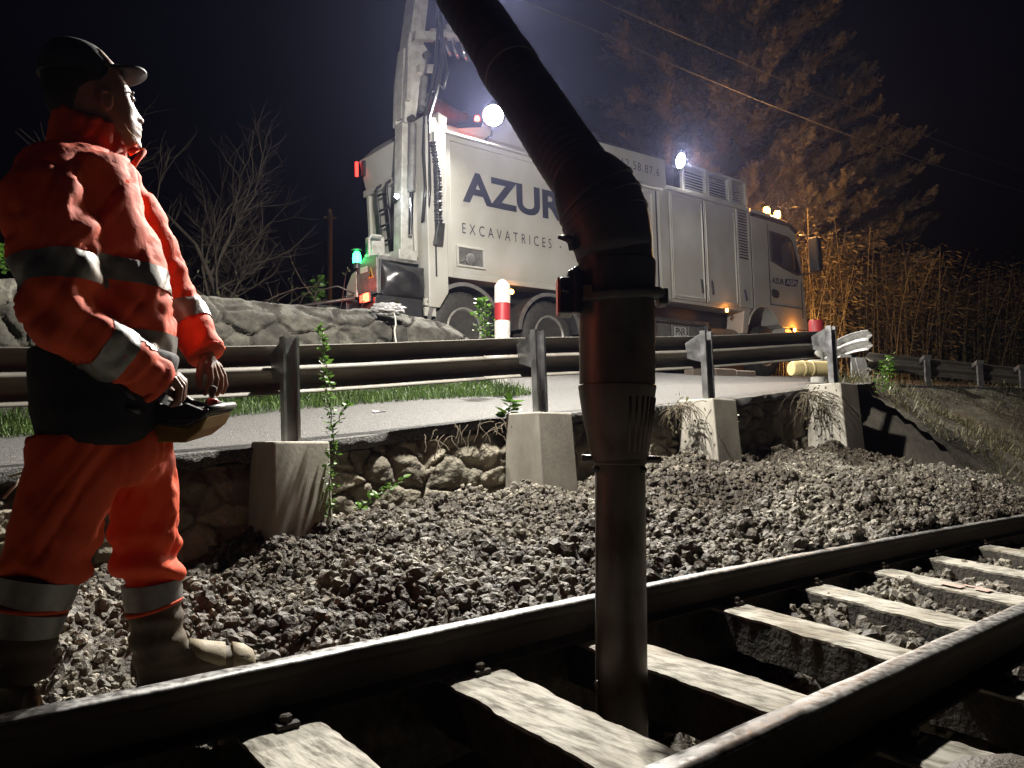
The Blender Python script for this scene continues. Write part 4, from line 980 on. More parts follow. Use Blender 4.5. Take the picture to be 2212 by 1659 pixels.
b = MB(); b.tube([(0, 0, -1.5), (-.04, 0, 2.6)], [.09, .075], 10); b.build('pole_shaft', POLE, e, smooth=True)
b = MB(); b.box(-.2, .14, -.05, .05, 2.44, 2.50); b.tube([(-.04, 0, 2.5), (-.04, 0, 2.72)], .05, 8); b.build('pole_head', POLE, e)
CAB = matte('overhead_cable_sheath', (.06, .06, .06), (.05, .05, .05), .5)
def cable(pts, r, label):
    P = [at(*p) for p in pts]; fine = []
    for i in range(len(P) - 1):
        for j in range(8): fine.append(P[i].lerp(P[i + 1], j / 8))
    fine.append(P[-1])
    o = MB().tube(fine, r, 6).build('overhead_cable', CAB, smooth=True); tag(o, label, 'cable', 'overhead cables')
cable([(1020, -45, 11), (1125, 0, 11.6), (1300, 72, 12.6), (1469, 146, 13.7), (1640, 217, 15), (1805, 281, 16.5), (1980, 344, 18.4), (2141, 394, 20.5), (2330, 450, 24)], .011, 'lower and brighter overhead cable crossing the dark sky')
cable([(1220, -40, 13), (1295, 0, 13.6), (1469, 77, 15), (1660, 160, 17), (1854, 236, 19), (2030, 305, 21), (2212, 372, 24), (2400, 432, 27)], .008, 'upper and fainter overhead cable in front of the conifer')
ROPE = matte('white_rope_fibre', (.6, .58, .52), (.45, .43, .38), .9, scale=60, bump=.002, bscale=200)
def wallpt(u, v, off=0.0):     # point just in front of the garden wall face
    q = at_plane(u, v, wl(0, 2.62 - off), WN); return q
P = [wallpt(822, 668, -.1), wallpt(834, 663, -.02), wallpt(844, 666, .01), wallpt(850, 674, .02), wallpt(854, 686, .02), wallpt(855, 700, .03), wallpt(852, 714, .02), wallpt(854, 730, .03), wallpt(857, 748, .02), wallpt(853, 790, .02)]
tag(MB().tube(P, .0085, 8).build('rope', ROPE, smooth=True), 'white rope hanging over the garden wall below the truck', 'rope')
BAG, _nt, _b = nodes('thin_white_plastic'); _b.inputs['Base Color'].default_value = (.38, .37, .37, 1); _b.inputs['Roughness'].default_value = .3; _b.inputs['Transmission Weight'].default_value = .4
V, F = ICO2; V, F = ico(4); v = V * (.55 + .85 * fbm(V * 3.2, 5, 8, .75))[:, None] * np.array([.19, .09, .075]); c = at(836, 668, 8.2)
tag(mesh_np('plastic_bag', v + np.array(c), F, BAG), 'crumpled clear plastic bag on the wall top by the tail lamp', 'bag')
SCR = matte('paper_scrap', (.6, .6, .58), rough=.8)
tt, ww = 1.2, 1.2; z = float(zroad(np.array([tt]), np.array([ww]))[0])
b = MB(); b.add([wl(tt, ww, z + .012), wl(tt + .12, ww + .02, z + .03), wl(tt + .15, ww + .1, z + .016), wl(tt + .02, ww + .09, z + .035)], [(0, 1, 2, 3)]); o = b.build('paper_scrap', SCR)
o.modifiers.new('s', 'SOLIDIFY').thickness = .003; tag(o, 'small white scrap of paper lying on the asphalt', 'scrap')
TWG = matte('pale_twig_bark', (.42, .38, .30), (.28, .24, .18), .8, scale=30)
for k, (A_, B_) in enumerate((((8, 1076, 2.55), (40, 1036, 2.62)), ((44, 1030, 2.62), (60, 1080, 2.5)), ((20, 1030, 2.65), (66, 1026, 2.6)))):
    A1 = at(*A_); B1 = at(*B_)
    o = MB().tube([A1, A1.lerp(B1, .5) + Vector((0, .02, .012)), B1], [.005, .006, .003], 6).build('twig', TWG, smooth=True)
    tag(o, ['pale bare twig at the left edge, leaning up to the right', 'pale bare twig at the left edge, leaning down to the right', 'pale bare twig at the left edge, lying almost level'][k], 'twig', 'twigs beside the worker')
# ================================================================== the worker
PC = at(200, 700, 2.10); PR = Vector((.41, -.91, 0)).normalized(); PF = Vector((.91, .41, 0)).normalized(); UP = Vector((0, 0, 1))
def bp(u, v, r=0.0): return at_plane(u, v, PC + PR * r, PR)
gz = -.13
pers = empty('person', (PC.x, PC.y, gz)); PI_ = pers.location.copy()
tag(pers, 'worker in orange high visibility jacket and trousers with dark cap, seen from behind at left', 'person')
def loc(v): return Vector(v) - PI_
def ringF(cv, hf, hw, n=40, tilt=0.0, ex=2.3, yaw=0.0):
    out = []
    F = PF * math.cos(yaw) + PR * math.sin(yaw); Rr = PR * math.cos(yaw) - PF * math.sin(yaw)
    for k in range(n):
        t = 2 * math.pi * k / n; c, s = math.cos(t), math.sin(t)
        x = math.copysign(abs(c) ** (2 / ex), c); y = math.copysign(abs(s) ** (2 / ex), s)
        out.append(cv + F * (hf * x) + Rr * (hw * y) + UP * (tilt * x))
    return out
def rows(rr, n=40, ex=2.3):
    rings = []
    for (v, uL, uR, hw) in rr:
        a, b_ = bp(uL, v), bp(uR, v); c = (a + b_) / 2; rings.append(ringF(c, (b_ - a).length / 2, hw, n, ex=ex))
    return rings
ORANGE = matte('orange_hi_vis_cloth', (.90, .115, .03), (.74, .085, .024), .75, scale=5, bump=.004, bscale=22, contrast=(.3, .7), trans=.12)
SILVER = matte('silver_reflective_tape', (.27, .265, .25), (.20, .195, .185), .42, metal=.35, scale=30, bump=.0006, bscale=300)
NAVY = matte('black_cloth', (.016, .016, .02), (.011, .011, .013), .85, scale=12, bump=.001, bscale=200)
SKIN = matte('skin', (.30, .155, .105), (.22, .11, .075), .55, scale=9, bump=.0008, bscale=160)
LEATHER = matte('worn_boot_leather', (.145, .115, .075), (.075, .06, .042), .7, scale=9, bump=.0025, bscale=50, contrast=(.3, .7), c3=(.20, .17, .12))
TOE = matte('pale_scuffed_leather', (.34, .29, .20), (.22, .18, .12), .7, scale=14, bump=.002, bscale=60)

def folds(V, N, seed, amp, dirs, freq=(7, 7, 16)):
    """cloth folds: ridged noise, longer along the first direction"""
    B = np.array([d[:] for d in dirs])
    P = V @ B.T
    P = P + .06 * (np.stack([vnoise(P * 5 + k * 9, seed + k) for k in range(3)], -1) - .5)
    q = P * np.array(freq)
    r1 = 1 - np.abs(2 * fbm(q, 2, seed) - 1) * 1.6
    r2 = fbm(q * 2.3 + 4, 3, seed + 4) - .5
    n3 = fbm(q * 1.35 + 11, 2, seed + 8); cr = np.exp(-((n3 - .5) / .035) ** 2); n4 = fbm(q * 2.6 + 31, 2, seed + 12); cr2 = np.exp(-((n4 - .5) / .03) ** 2)
    return V + N * (amp * (r1 - .55) + amp * .45 * r2 - amp * .5 * cr - amp * .22 * cr2)[:, None]

# ---- jacket
tor = [(345, 92, 280, .11), (358, 78, 290, .17), (385, 62, 297, .205), (430, 52, 312, .215), (500, 55, 336, .215), (570, 62, 357, .21), (640, 68, 372, .205), (710, 74, 380, .205), (775, 78, 372, .20), (840, 82, 345, .195), (935, 88, 335, .185), (950, 92, 330, .16)]
tb = MB(); tb.loft(rows(tor))
tV, tN, tF = baked(tb, .014, 6)
tb2 = MB(); tb2.loft(rows(tor))
# collar, slanting up at the back
ca, cb = bp(100, 300), bp(279, 395)
def tiltring(uL, vL, uR, vR, hw):
    a, b_ = bp(uL, vL), bp(uR, vR); c = (a + b_) / 2; F = (b_ - a) / 2; out = []
    for k in range(40):
        t = 2 * math.pi * k / 40; out.append(c + F * math.cos(t) + PR * hw * math.sin(t))
    return out
tb2.loft([tiltring(98, 330, 284, 420, .105), tiltring(104, 296, 280, 380, .098), tiltring(106, 268, 276, 330, .092), tiltring(110, 240, 273, 284, .088), tiltring(118, 246, 262, 286, .07)])
# near arm
NA = [(112, 385, .17, .085), (100, 430, .20, .103), (112, 500, .225, .105), (125, 570, .235, .098), (128, 640, .245, .094), (150, 705, .25, .088), (205, 735, .235, .078), (262, 772, .20, .070), (322, 818, .155, .064), (340, 832, .145, .061)]
FA = [(235, 400, -.17, .085), (290, 480, -.22, .09), (335, 570, -.25, .085), (375, 650, -.255, .078), (405, 700, -.235, .068), (438, 752, -.19, .062), (446, 766, -.18, .060)]
def limb(mb, A, n=22):
    pts = [bp(u, v, r) for u, v, r, q in A]; mb.tube(pts, [q for *_, q in A], n); return pts
na = limb(tb2, NA); fa = limb(tb2, FA)
tb2.ball(bp(112, 375, .16), .085); tb2.ball(bp(235, 385, -.16), .085)
V, N, F = baked(tb2, .011, 7)
V0 = V.copy(); 
V = folds(V, N, 3, .017, (PF * .5 + UP * .85, PR, (UP * .5 - PF * .85)), (3.2, 5, 12))
# deeper creases round the near elbow and cuffs
el = np.array(bp(140, 700, .24)[:]); d = np.linalg.norm(V0 - el, axis=1)
V = V + N * (np.exp(-(d / .16) ** 2) * .012 * np.sin((V0 @ np.array((PF * .6 + UP * .8)[:])) * 75 + 3 * fbm(V0 * 9, 2, 8)))[:, None]
jk = mesh_np('jacket', V - np.array(PI_), F, ORANGE, pers, smooth=True)
bvhJ = BVHTree.FromPolygons([tuple(v) for v in V], [tuple(f) for f in F])
Vt = folds(tV, tN, 3, .026, (PF * .5 + UP * .85, PR, (UP * .5 - PF * .85)), (5, 6, 13))
bvhT = BVHTree.FromPolygons([tuple(v) for v in Vt], [tuple(f) for f in tF])
def band(name, A, B, wid, rmax, bvh, parent, off=.004, n=64, m=6, ref=None, mat=None, arc=(0, 1), rlim=9):
    """strip of tape laid round the axis A-B, centred at A, seen from the cloth's own surface"""
    ax = (Vector(B) - Vector(A)).normalized(); ref = ref or UP
    a = (Vector(ref) - ax * ax.dot(Vector(ref))).normalized(); b_ = ax.cross(a); V = []; ok = []
    for k in range(n + 1):
        t = 2 * math.pi * (arc[0] + (arc[1] - arc[0]) * k / n); dr = a * math.cos(t) + b_ * math.sin(t)
        for j in range(m + 1):
            o = Vector(A) + ax * (wid * (j / m - .5)); h = bvh.ray_cast(o + dr * rmax, -dr, rmax)
            V.append((h[0] + dr * off) if h[0] and (h[0] - o).length < rlim else None)
    F = []
    for k in range(n):
        for j in range(m):
            q = (k * (m + 1) + j, (k + 1) * (m + 1) + j, (k + 1) * (m + 1) + j + 1, k * (m + 1) + j + 1)
            if all(V[i] is not None for i in q): F.append(q)
    V = [loc(v) if v is not None else Vector((0, 0, -5)) for v in V]
    used = sorted({i for f in F for i in f}); mp = {i: k for k, i in enumerate(used)}
    return mesh_np(name, [V[i] for i in used], [tuple(mp[i] for i in f) for f in F], mat or SILVER, parent, smooth=True)
band('reflective_band', bp(122, 592, .24), bp(127, 640, .245), .072, .15, bvhJ, jk, rlim=.125)
band('reflective_band', bp(228, 752, .225), bp(262, 772, .20), .075, .13, bvhJ, jk, rlim=.098)
band('reflective_band', bp(400, 690, -.235), bp(420, 722, -.21), .06, .11, bvhJ, jk, rlim=.088)
def torso_band(v, uL, uR, hw, wid, n=110, m=6):
    """tape round the trunk: found from inside, skipped where a sleeve covers it"""
    c0 = (bp(uL, v) + bp(uR, v)) / 2; hf = (bp(uR, v) - bp(uL, v)).length / 2; V = []
    for k in range(n + 1):
        t = 2 * math.pi * k / n; d = (PF * (hf * math.cos(t)) + PR * (hw * math.sin(t))); rr = d.length; d.normalize()
        for j in range(m + 1):
            o = c0 + UP * (wid * (j / m - .5)); h = bvhJ.ray_cast(o, d, rr * 1.32)
            V.append(h[0] + d * .005 if h[0] else None)
    F = [(k * (m + 1) + j, (k + 1) * (m + 1) + j, (k + 1) * (m + 1) + j + 1, k * (m + 1) + j + 1) for k in range(n) for j in range(m)]
    F = [f for f in F if all(V[i] is not None for i in f) and (V[f[0]] - V[f[1]]).length < .05]
    used = sorted({i for f in F for i in f}); mp = {i: k for k, i in enumerate(used)}
    return mesh_np('reflective_band', [loc(V[i]) for i in used], [tuple(mp[i] for i in f) for f in F], SILVER, jk, smooth=True)
torso_band(608, 66, 365, .21, .062)
torso_band(748, 76, 378, .205, .056)
for A in (NA, FA):      # hemmed sleeve ends
    a, b_ = A[-2], A[-1]; p0 = bp(*a[:3]); p1 = bp(*b_[:3]); dd = (p1 - p0).normalized(); b = MB()
    b.tube([loc(p1 - dd * .016), loc(p1 - dd * .004), loc(p1 + dd * .006)], [b_[3] * .98, b_[3] * 1.0, b_[3] * .93], 24); b.build('sleeve_cuff', ORANGE, jk, smooth=True)
# collar flap and chin cord
CORD = matte('yellow_cord', (.45, .38, .18), rough=.8)
b = MB(); b.tube([loc(bp(279, 372, .03)), loc(bp(296, 345, .03)), loc(bp(312, 326, .02)), loc(bp(300, 318, .0)), loc(bp(280, 330, .02))], .006, 6, ell=[(1, 1.8)] * 5); b.build('collar_tab', ORANGE, jk, smooth=True)

# ---- trousers
tr = MB()
tr.loft(rows([(880, 92, 335, .17), (930, 84, 350, .185), (970, 82, 362, .185), (1010, 84, 358, .175), (1045, 100, 330, .15)]))
RL = [(165, 950, .085, .115), (158, 1010, .10, .112), (140, 1080, .11, .106), (118, 1150, .115, .102), (100, 1200, .12, .104), (88, 1232, .12, .098), (80, 1258, .12, .082)]
LL = [(280, 950, -.085, .112), (302, 1010, -.09, .10), (314, 1070, -.09, .096), (317, 1130, -.09, .096), (316, 1190, -.09, .094), (320, 1235, -.09, .090), (328, 1268, -.09, .072)]
limb(tr, RL, 24); limb(tr, LL, 24)
V, N, F = baked(tr, .011, 7)
zz = V[:, 2]
V1 = folds(V, N, 23, .017, (UP * .8 + PF * .5, PR, PF * .8 - UP * .5), (3, 5, 11))
low = sstep(-zz, -.42, -.12)
V1 = V1 + N * (low * .016 * np.sin(zz * 62 + 5 * fbm(V * 6, 2, 31) + 2 * (V @ np.array(PF[:])) * 6))[:, None]
trs = mesh_np('trousers', V1 - np.array(PI_), F, ORANGE, pers, smooth=True)
# reflective ankle cuffs
def cuff(A, n=30):
    b = MB(); pts = [loc(bp(u, v, r)) for u, v, r, q in A]; b.tube(pts, [q for *_, q in A], n)
    V = np.array([v[:] for v in b.v]); c = V.mean(0); V = V + (V - c) / np.linalg.norm(V - c, axis=1, keepdims=True) * (.006 * (fbm(V * 14, 3, 4) - .5) * 2)[:, None]
    return V, b.f
for A in ([(80, 1246, .12, .098), (72, 1275, .12, .096), (62, 1302, .12, .094)], [(58, 1314, .12, .094), (50, 1340, .12, .092), (44, 1366, .12, .088)], [(328, 1256, -.09, .080), (330, 1280, -.09, .080), (333, 1308, -.09, .078)]):
    V, F = cuff(A); soft(mesh_np('reflective_cuff', V, F, SILVER, trs, smooth=True), 60)
for A in ([(61, 1304, .12, .095), (59, 1313, .12, .0945)], [(333, 1306, -.09, .079), (335, 1313, -.09, .0785)]):
    V, F = cuff(A); mesh_np('cuff_piping', V, F, ORANGE, trs, smooth=True)

# ---- boots
def boot(shaft, foot, name):
    b = MB(); P = [bp(u, v, r) for u, v, r, q in shaft]; b.tube(P, [q for *_, q in shaft], 24)
    rings = []
    for (u, vt, vb, r, hw) in foot:
        top, bot = bp(u, vt, r), bp(u, vb, r); c = (top + bot) / 2; h = (top - bot).length / 2; ring = []
        for k in range(24):
            t = 2 * math.pi * k / 24; x, y = math.cos(t), math.sin(t)
            ring.append(c + PR * hw * math.copysign(abs(x) ** .8, x) + UP * h * math.copysign(abs(y) ** .7, y))
        rings.append(ring)
    b.loft(rings)
    V, N, F = baked(b, .007, 5)
    V = V + N * (.007 * (fbm(V * 14, 3, 41) - .5) + .004 * np.sin(V[:, 2] * 90 + 5 * fbm(V * 8, 2, 42)))[:, None]
    return mesh_np(name, V - np.array(PI_), F, LEATHER, pers, smooth=True)
bl = boot([(336, 1300, -.09, .072), (338, 1340, -.09, .071), (342, 1380, -.09, .073), (348, 1420, -.09, .072)],
          [(298, 1400, 1482, -.09, .03), (315, 1388, 1490, -.09, .042), (350, 1380, 1487, -.09, .046), (400, 1384, 1476, -.09, .05), (440, 1390, 1466, -.09, .054), (490, 1392, 1452, -.09, .055), (525, 1397, 1442, -.09, .048), (542, 1408, 1434, -.09, .03)], 'boot')
b = MB(); rings = []
for (u, vt, vb, hw) in ((408, 1383, 1400, .03), (440, 1388, 1414, .05), (472, 1391, 1424, .056), (485, 1392, 1422, .055)):
    top, bot = bp(u, vt, -.09), bp(u, vb, -.09); c = bot; h = (top - bot).length; ring = [loc(c + PR * hw * math.cos(t) + UP * (h * math.sin(t))) for t in np.linspace(0, math.pi, 14)]
    rings.append(ring)
b.loft(rings, cap=False); o = b.build('vamp_patch', TOE, bl, smooth=True); o.modifiers.new('s', 'SOLIDIFY').thickness = .006
b = MB(); rings = []
for (u, vt, vb, hw) in ((500, 1391, 1428, .057), (524, 1395, 1432, .05), (542, 1406, 1434, .034), (546, 1416, 1432, .02)):
    top, bot = bp(u, vt, -.09), bp(u, vb, -.09); h = (top - bot).length
    rings.append([loc(bot + PR * hw * math.cos(t) + UP * (h * math.sin(t))) for t in np.linspace(0, math.pi, 14)])
b.loft(rings, cap=False); o = b.build('toe_cap', TOE, bl, smooth=True); o.modifiers.new('s', 'SOLIDIFY').thickness = .006
b = MB(); rings = []
for (u, vb, hw) in ((296, 1484, .034), (320, 1489, .046), (360, 1486, .048), (420, 1472, .055), (490, 1454, .058), (530, 1442, .05), (544, 1436, .03)):
    c = bp(u, vb, -.09); rings.append([loc(c + PR * hw * math.cos(t) + UP * (.012 * math.sin(t))) for t in np.linspace(0, 2 * math.pi, 15)[:-1]])
b.loft(rings); b.build('sole', RUBBER, bl, smooth=True)
br = boot([(46, 1350, .12, .084), (42, 1390, .12, .080), (38, 1430, .12, .076), (34, 1470, .12, .074)],
          [(-5, 1455, 1545, .10, .04), (20, 1445, 1552, .12, .05), (45, 1462, 1552, .14, .055), (62, 1485, 1548, .17, .056), (74, 1500, 1543, .20, .05), (82, 1512, 1538, .215, .03)], 'boot')
b = MB(); rings = []
for (u, vt, vb, r, hw) in ((58, 1482, 1530, .165, .058), (70, 1494, 1534, .19, .054), (80, 1508, 1534, .213, .036), (84, 1518, 1532, .222, .018)):
    top, bot = bp(u, vt, r), bp(u, vb, r); h = (top - bot).length
    rings.append([loc(bot + PR * hw * math.cos(t) + UP * (h * math.sin(t))) for t in np.linspace(0, math.pi, 14)])
b.loft(rings, cap=False); o = b.build('toe_cap', TOE, br, smooth=True); o.modifiers.new('s', 'SOLIDIFY').thickness = .006

# ---- body: head, neck and hands in one skin
HY = R(13); PFh = PF * math.cos(HY) - PR * math.sin(HY); PRh = PR * math.cos(HY) + PF * math.sin(HY)
prof = [(118, 215, 215, 110), (140, 246, 246, 96), (158, 260, 260, 92), (170, 268, 268, 92), (180, 276, 276, 93), (188, 283, 286, 94), (197, 284, 289, 96), (204, 285, 289, 98), (212, 287, 293, 100), (221, 288, 300, 103), (229, 289, 307, 106), (236, 290, 313, 110), (241, 291, 312, 113), (246, 291, 306, 116), (252, 293, 306, 120), (259, 294, 309, 124), (264, 294, 306, 128), (268, 294, 305, 131), (273, 294, 308, 134), (279, 292, 305, 138), (286, 292, 304, 142), (295, 293, 308, 146), (303, 290, 306, 150), (310, 280, 292, 154), (316, 258, 258, 156), (335, 240, 240, 150)]
hb = MB(); rings = []
for (v, uf, un, ub) in prof:
    f = (v - 118) / (316 - 118)
    hw = .076 * float(np.interp(f, [-.2, 0, .15, .45, .62, .8, .93, 1.0, 1.2], [.5, .62, .88, 1.0, .95, .84, .70, .62, .66]))
    cu = 205; cen = bp(cu, v); hf = (bp(uf, v) - cen).length; hbk = (bp(ub, v) - cen).length; nose = (bp(un, v) - bp(uf, v)).length; ring = []
    wn = .013 if v < 232 else (.017 if v < 248 else .024)
    for k in range(72):
        t = 2 * math.pi * k / 72; c, s = math.cos(t), math.sin(t)
        y = hw * math.copysign(abs(s) ** .92, s)
        x = (hf if c > 0 else hbk) * math.copysign(abs(c) ** (.62 if c > 0 else .9), c)
        if c > 0:
            x += nose * math.exp(-(y / wn) ** 2)
            x -= .009 * math.exp(-((abs(y) - .031) / .014) ** 2) * math.exp(-((v - 205) / 8) ** 2)
            x += .004 * math.exp(-((abs(y) - .042) / .018) ** 2) * math.exp(-((v - 228) / 10) ** 2)
        ring.append(cen + PFh * x + PRh * y)
    rings.append(ring)
hb.loft(rings)
hb.tube([bp(205, 290), bp(195, 340), bp(190, 390)], [.062, .062, .075], 24)
for sg in (1, -1):
    q = Matrix((PF, PR, UP)).transposed()
    ec = bp(232, 217, .074 * sg)
    hb.ball(ec, 1, (.016, .009, .030), q=q); hb.tube([ec + UP * .026 + PR * .006 * sg, ec + UP * .02 - PF * .016 + PR * .012 * sg, ec - PF * .014 - UP * .012 + PR * .011 * sg, ec - UP * .028 + PR * .003 * sg], .005, 8)
def hand(b, wrist, palm, knuck, chains, thumb, rp=.017):
    W, Pm = Vector(wrist), Vector(palm)
    b.tube([W, W.lerp(Pm, .5), Pm], [.026, .027, .028], 16, ell=[(1, 1), (.8, 1.1), (.7, 1.2)])
    for kpt, ch in zip(knuck, chains):
        b.tube([Pm.lerp(W, .25), Pm.lerp(kpt, .5), kpt], [.018, .015, .0115], 12)
        pts = [kpt] + ch; b.tube(pts, [.0112, .0102, .0092, .0078][:len(pts)], 12)
        for i, p in enumerate(pts): b.ball(p, [.0116, .0108, .0096, .0080][i], n=10, m=6)
    b.tube([W.lerp(Pm, .35)] + thumb, [.017, .0145, .012, .0095][:1 + len(thumb)], 12); b.ball(thumb[-1], .0098, n=10, m=6)
near = [(-.036, (384, 812), [(397, 824), (396, 850), (384, 866)]), (-.013, (383, 814), [(397, 829), (396, 857), (382, 873)]), (.010, (380, 817), [(394, 834), (392, 862), (377, 876)]), (.032, (375, 821), [(388, 839), (385, 864), (371, 875)])]
hand(hb, bp(336, 828, .145), bp(364, 824, .14), [bp(*uv, .14 + o) for o, uv, c in near], [[bp(*q, .14 + o * .9) for q in c] for o, uv, c in near], [bp(358, 838, .095), bp(372, 850, .085), bp(383, 860, .085)])
farh = [(.040, (452, 796), [(455, 818), (450, 838), (443, 850)]), (.015, (460, 796), [(467, 819), (464, 840), (456, 854)]), (-.010, (468, 795), [(477, 816), (477, 838), (468, 852)]), (-.034, (473, 793), [(483, 812), (487, 833), (481, 848)])]
hand(hb, bp(444, 762, -.18), bp(452, 780, -.175), [bp(*uv, -.175 + o) for o, uv, c in farh], [[bp(*q, -.175 + o) for q in c] for o, uv, c in farh], [bp(436, 790, -.135), bp(430, 815, -.125), bp(432, 838, -.125)])
for A, W in ((NA, bp(336, 828, .145)), (FA, bp(444, 762, -.18))):      # bare arms inside the sleeves
    pts = [bp(190, 390)] + [bp(u, v, r) for u, v, r, q in A[1:-1]] + [W]
    hb.tube(pts, [.06] + [q * .5 for *_, q in A[1:-1]] + [.027], 14)
V, N, F = baked(hb, .0037, 2, .4)
body = mesh_np('body', V - np.array(PI_), F, SKIN, pers, smooth=True)
EYE = matte('eye_white', (.7, .68, .65), rough=.2)
for sg in (1, -1):
    ce = bp(205, 205); fe = (bp(277, 205) - ce).length; pe = ce + PFh * fe + PRh * (.031 * sg)
    b = MB(); b.ball(loc(pe), .0115); e_ = b.build('eye', EYE, body, smooth=True)
    b = MB(); b.ball(loc(pe + PFh * .0085), .0055); b.build('iris', SEAM, e_, smooth=True)
    ce = bp(205, 192); fe = (bp(283, 192) - ce).length
    b = MB(); b.tube([loc(ce + PFh * fe + PRh * (.012 * sg)), loc(ce + PFh * fe + PRh * (.03 * sg) + UP * .003), loc(ce + PFh * (fe - .008) + PRh * (.05 * sg))], [.003, .004, .002], 6); b.build('eyebrow', NAVY, body, smooth=True)
# hair under the cap
hr = MB(); rings = []
for v, uf, ub, hw in ((150, 262, 88, .079), (172, 262, 88, .082), (190, 252, 90, .084), (208, 230, 93, .082), (230, 212, 98, .078), (248, 200, 106, .070), (262, 190, 114, .058)):
    a, b_ = bp(ub, v), bp(uf, v); c = (a + b_) / 2; rings.append(ringF(c, (b_ - a).length / 2, hw, 36, ex=2.2))
hr.loft(rings); V, N, F = baked(hr, .007, 3); V = V + N * (.006 * (fbm(V * np.array([60, 60, 18]), 3, 5) - .5))[:, None]
HAIR = matte('dark_hair', (.02, .015, .012), (.012, .01, .008), .6, scale=60, stretch=(1, 1, .2), bump=.002)
mesh_np('hair', V - np.array(PI_), F, HAIR, pers, smooth=True)
# cap with peak
CAPM = matte('dark_cap_cloth', (.035, .036, .042), (.024, .025, .03), .7, scale=30, bump=.0008, bscale=300)
cp = MB(); rings = []
for f in np.linspace(0, 1, 12):
    v = 178 - 90 * math.sin(f * math.pi / 2); k = math.cos(f * math.pi / 2) ** .8
    uf = 168 + (258 - 168) * k - 14 * (1 - k); ub = 168 - 88 * k - 14 * (1 - k) * 1.0
    a, b_ = bp(ub, v - 4 * 0), bp(max(uf, ub + 2), v - (8 if f < .3 else 0)); c = (a + b_) / 2
    rings.append(ringF(c, max((b_ - a).length / 2, .003), .086 * max(k, .03), 40, ex=2.1))
cp.loft(rings); capo = cp.build('cap', CAPM, pers); capo.location = (0, 0, 0)
for v_ in capo.data.vertices: v_.co = v_.co - PI_
capo.data.update(); soft(capo, 70)
b = MB(); top = []; bot = []
for k in range(17):
    t = -math.pi / 2 + math.pi * k / 16; s = math.sin(t); c = math.cos(t)
    y = .074 * s; base = bp(252 - 22 * (1 - c), 158 + 4 * (1 - c), 0) + PR * y
    tipp = bp(250 + 67 * c ** .8, 158 + 6 * (1 - c), 0) + PR * y * .92
    top.append((loc(base), loc(tipp)))
n = len(top); vs = [p for a in top for p in a]; fs = [(2 * i, 2 * i + 2, 2 * i + 3, 2 * i + 1) for i in range(n - 1)]
b.add(vs, fs); pk = b.build('peak', CAPM, capo, smooth=True); pk.modifiers.new('s', 'SOLIDIFY').thickness = .008
# chin cord hanging from the cap
b = MB(); b.tube([loc(bp(270, 268, .075)), loc(bp(276, 280, .062)), loc(bp(292, 298, .035)), loc(bp(300, 322, .01)), loc(bp(288, 332, .02)), loc(bp(276, 326, .05))], .0013, 6); b.build('chin_cord', CORD, capo, smooth=True)

# ================================================================== remote control held at the waist
rc = empty('remote_control', bp(390, 900, 0)); RI = rc.location.copy()
tag(rc, 'black and yellow radio remote control carried on a wide black waist belt by the worker', 'remote control')
LV = Vector((-.035, .285, .028)); n0 = Vector(PR)
def q(u, v, f=0.0): return at(u, v, 2.06) + LV * f - RI
def slab(poly, f0, f1, name, mat, parent, bev=.006):
    b = MB(); a = [q(u, v, f0) for u, v in poly]; c = [q(u, v, f1) for u, v in poly]; n = len(poly)
    b.add(a + c, [tuple(range(n)), tuple(range(2 * n - 1, n - 1, -1))] + [(i, n + i, n + (i + 1) % n, (i + 1) % n) for i in range(n)])
    return b.build(name, mat, parent, bevel=bev)
YCASE = matte('scuffed_yellow_plastic', (.34, .19, .02), (.2, .11, .016), .5, scale=9)
BCASE = matte('black_polyamide', (.02, .02, .021), (.014, .014, .015), .4, scale=20)
slab([(302, 905), (330, 914), (400, 922), (436, 905), (447, 900), (432, 930), (398, 957), (330, 957), (306, 935)], .02, .98, 'lower_case', YCASE, rc, .01)
slab([(292, 868), (330, 884), (436, 892), (448, 897), (436, 906), (400, 924), (330, 916), (296, 905)], .0, 1.0, 'upper_case', BCASE, rc, .008)
for f in (-.05, .95):
    slab([(312, 850), (322, 853), (352, 872), (384, 880), (404, 869), (412, 873), (440, 884), (452, 880), (456, 888), (436, 908), (380, 912), (306, 890)], f, f + .06, 'side_guard', BCASE, rc, .006)
b = MB(); b.tube([q(448, 886, -.02), q(452, 884, .5), q(448, 886, 1.0)], .011, 10); b.build('front_bar', BCASE, rc, smooth=True)
for f, (u, v) in ((.12, (372, 878)), (.72, (414, 872))):
    b = MB(); b.lathe([(.022, -.002), (.02, .008), (.014, .016), (.008, .02), (.006, .03), (.011, .036), (.012, .05), (.0, .056)], 16, q(u, v + 8, f)); b.build('joystick', RUBBER, rc, smooth=True)
b = MB(); b.lathe([(0, 0), (.010, 0), (.010, .012), (.016, .014), (.016, .026), (.010, .03), (0, .03)], 18, q(431, 889, .45)); b.build('stop_button', REDP, rc, smooth=True)
b = MB(); b.ball(q(445, 884, .55), .004); b.build('status_lamp', glow('green_yellow_led', (.5, 1, .05), 4), rc)
b = MB()
for k in range(5): b.tube([q(345 + k * 10, 887, .35 + .1 * (k % 3)), q(345 + k * 10, 878, .35 + .1 * (k % 3))], .004, 6)
b.build('toggle_switch', CHROME, rc)
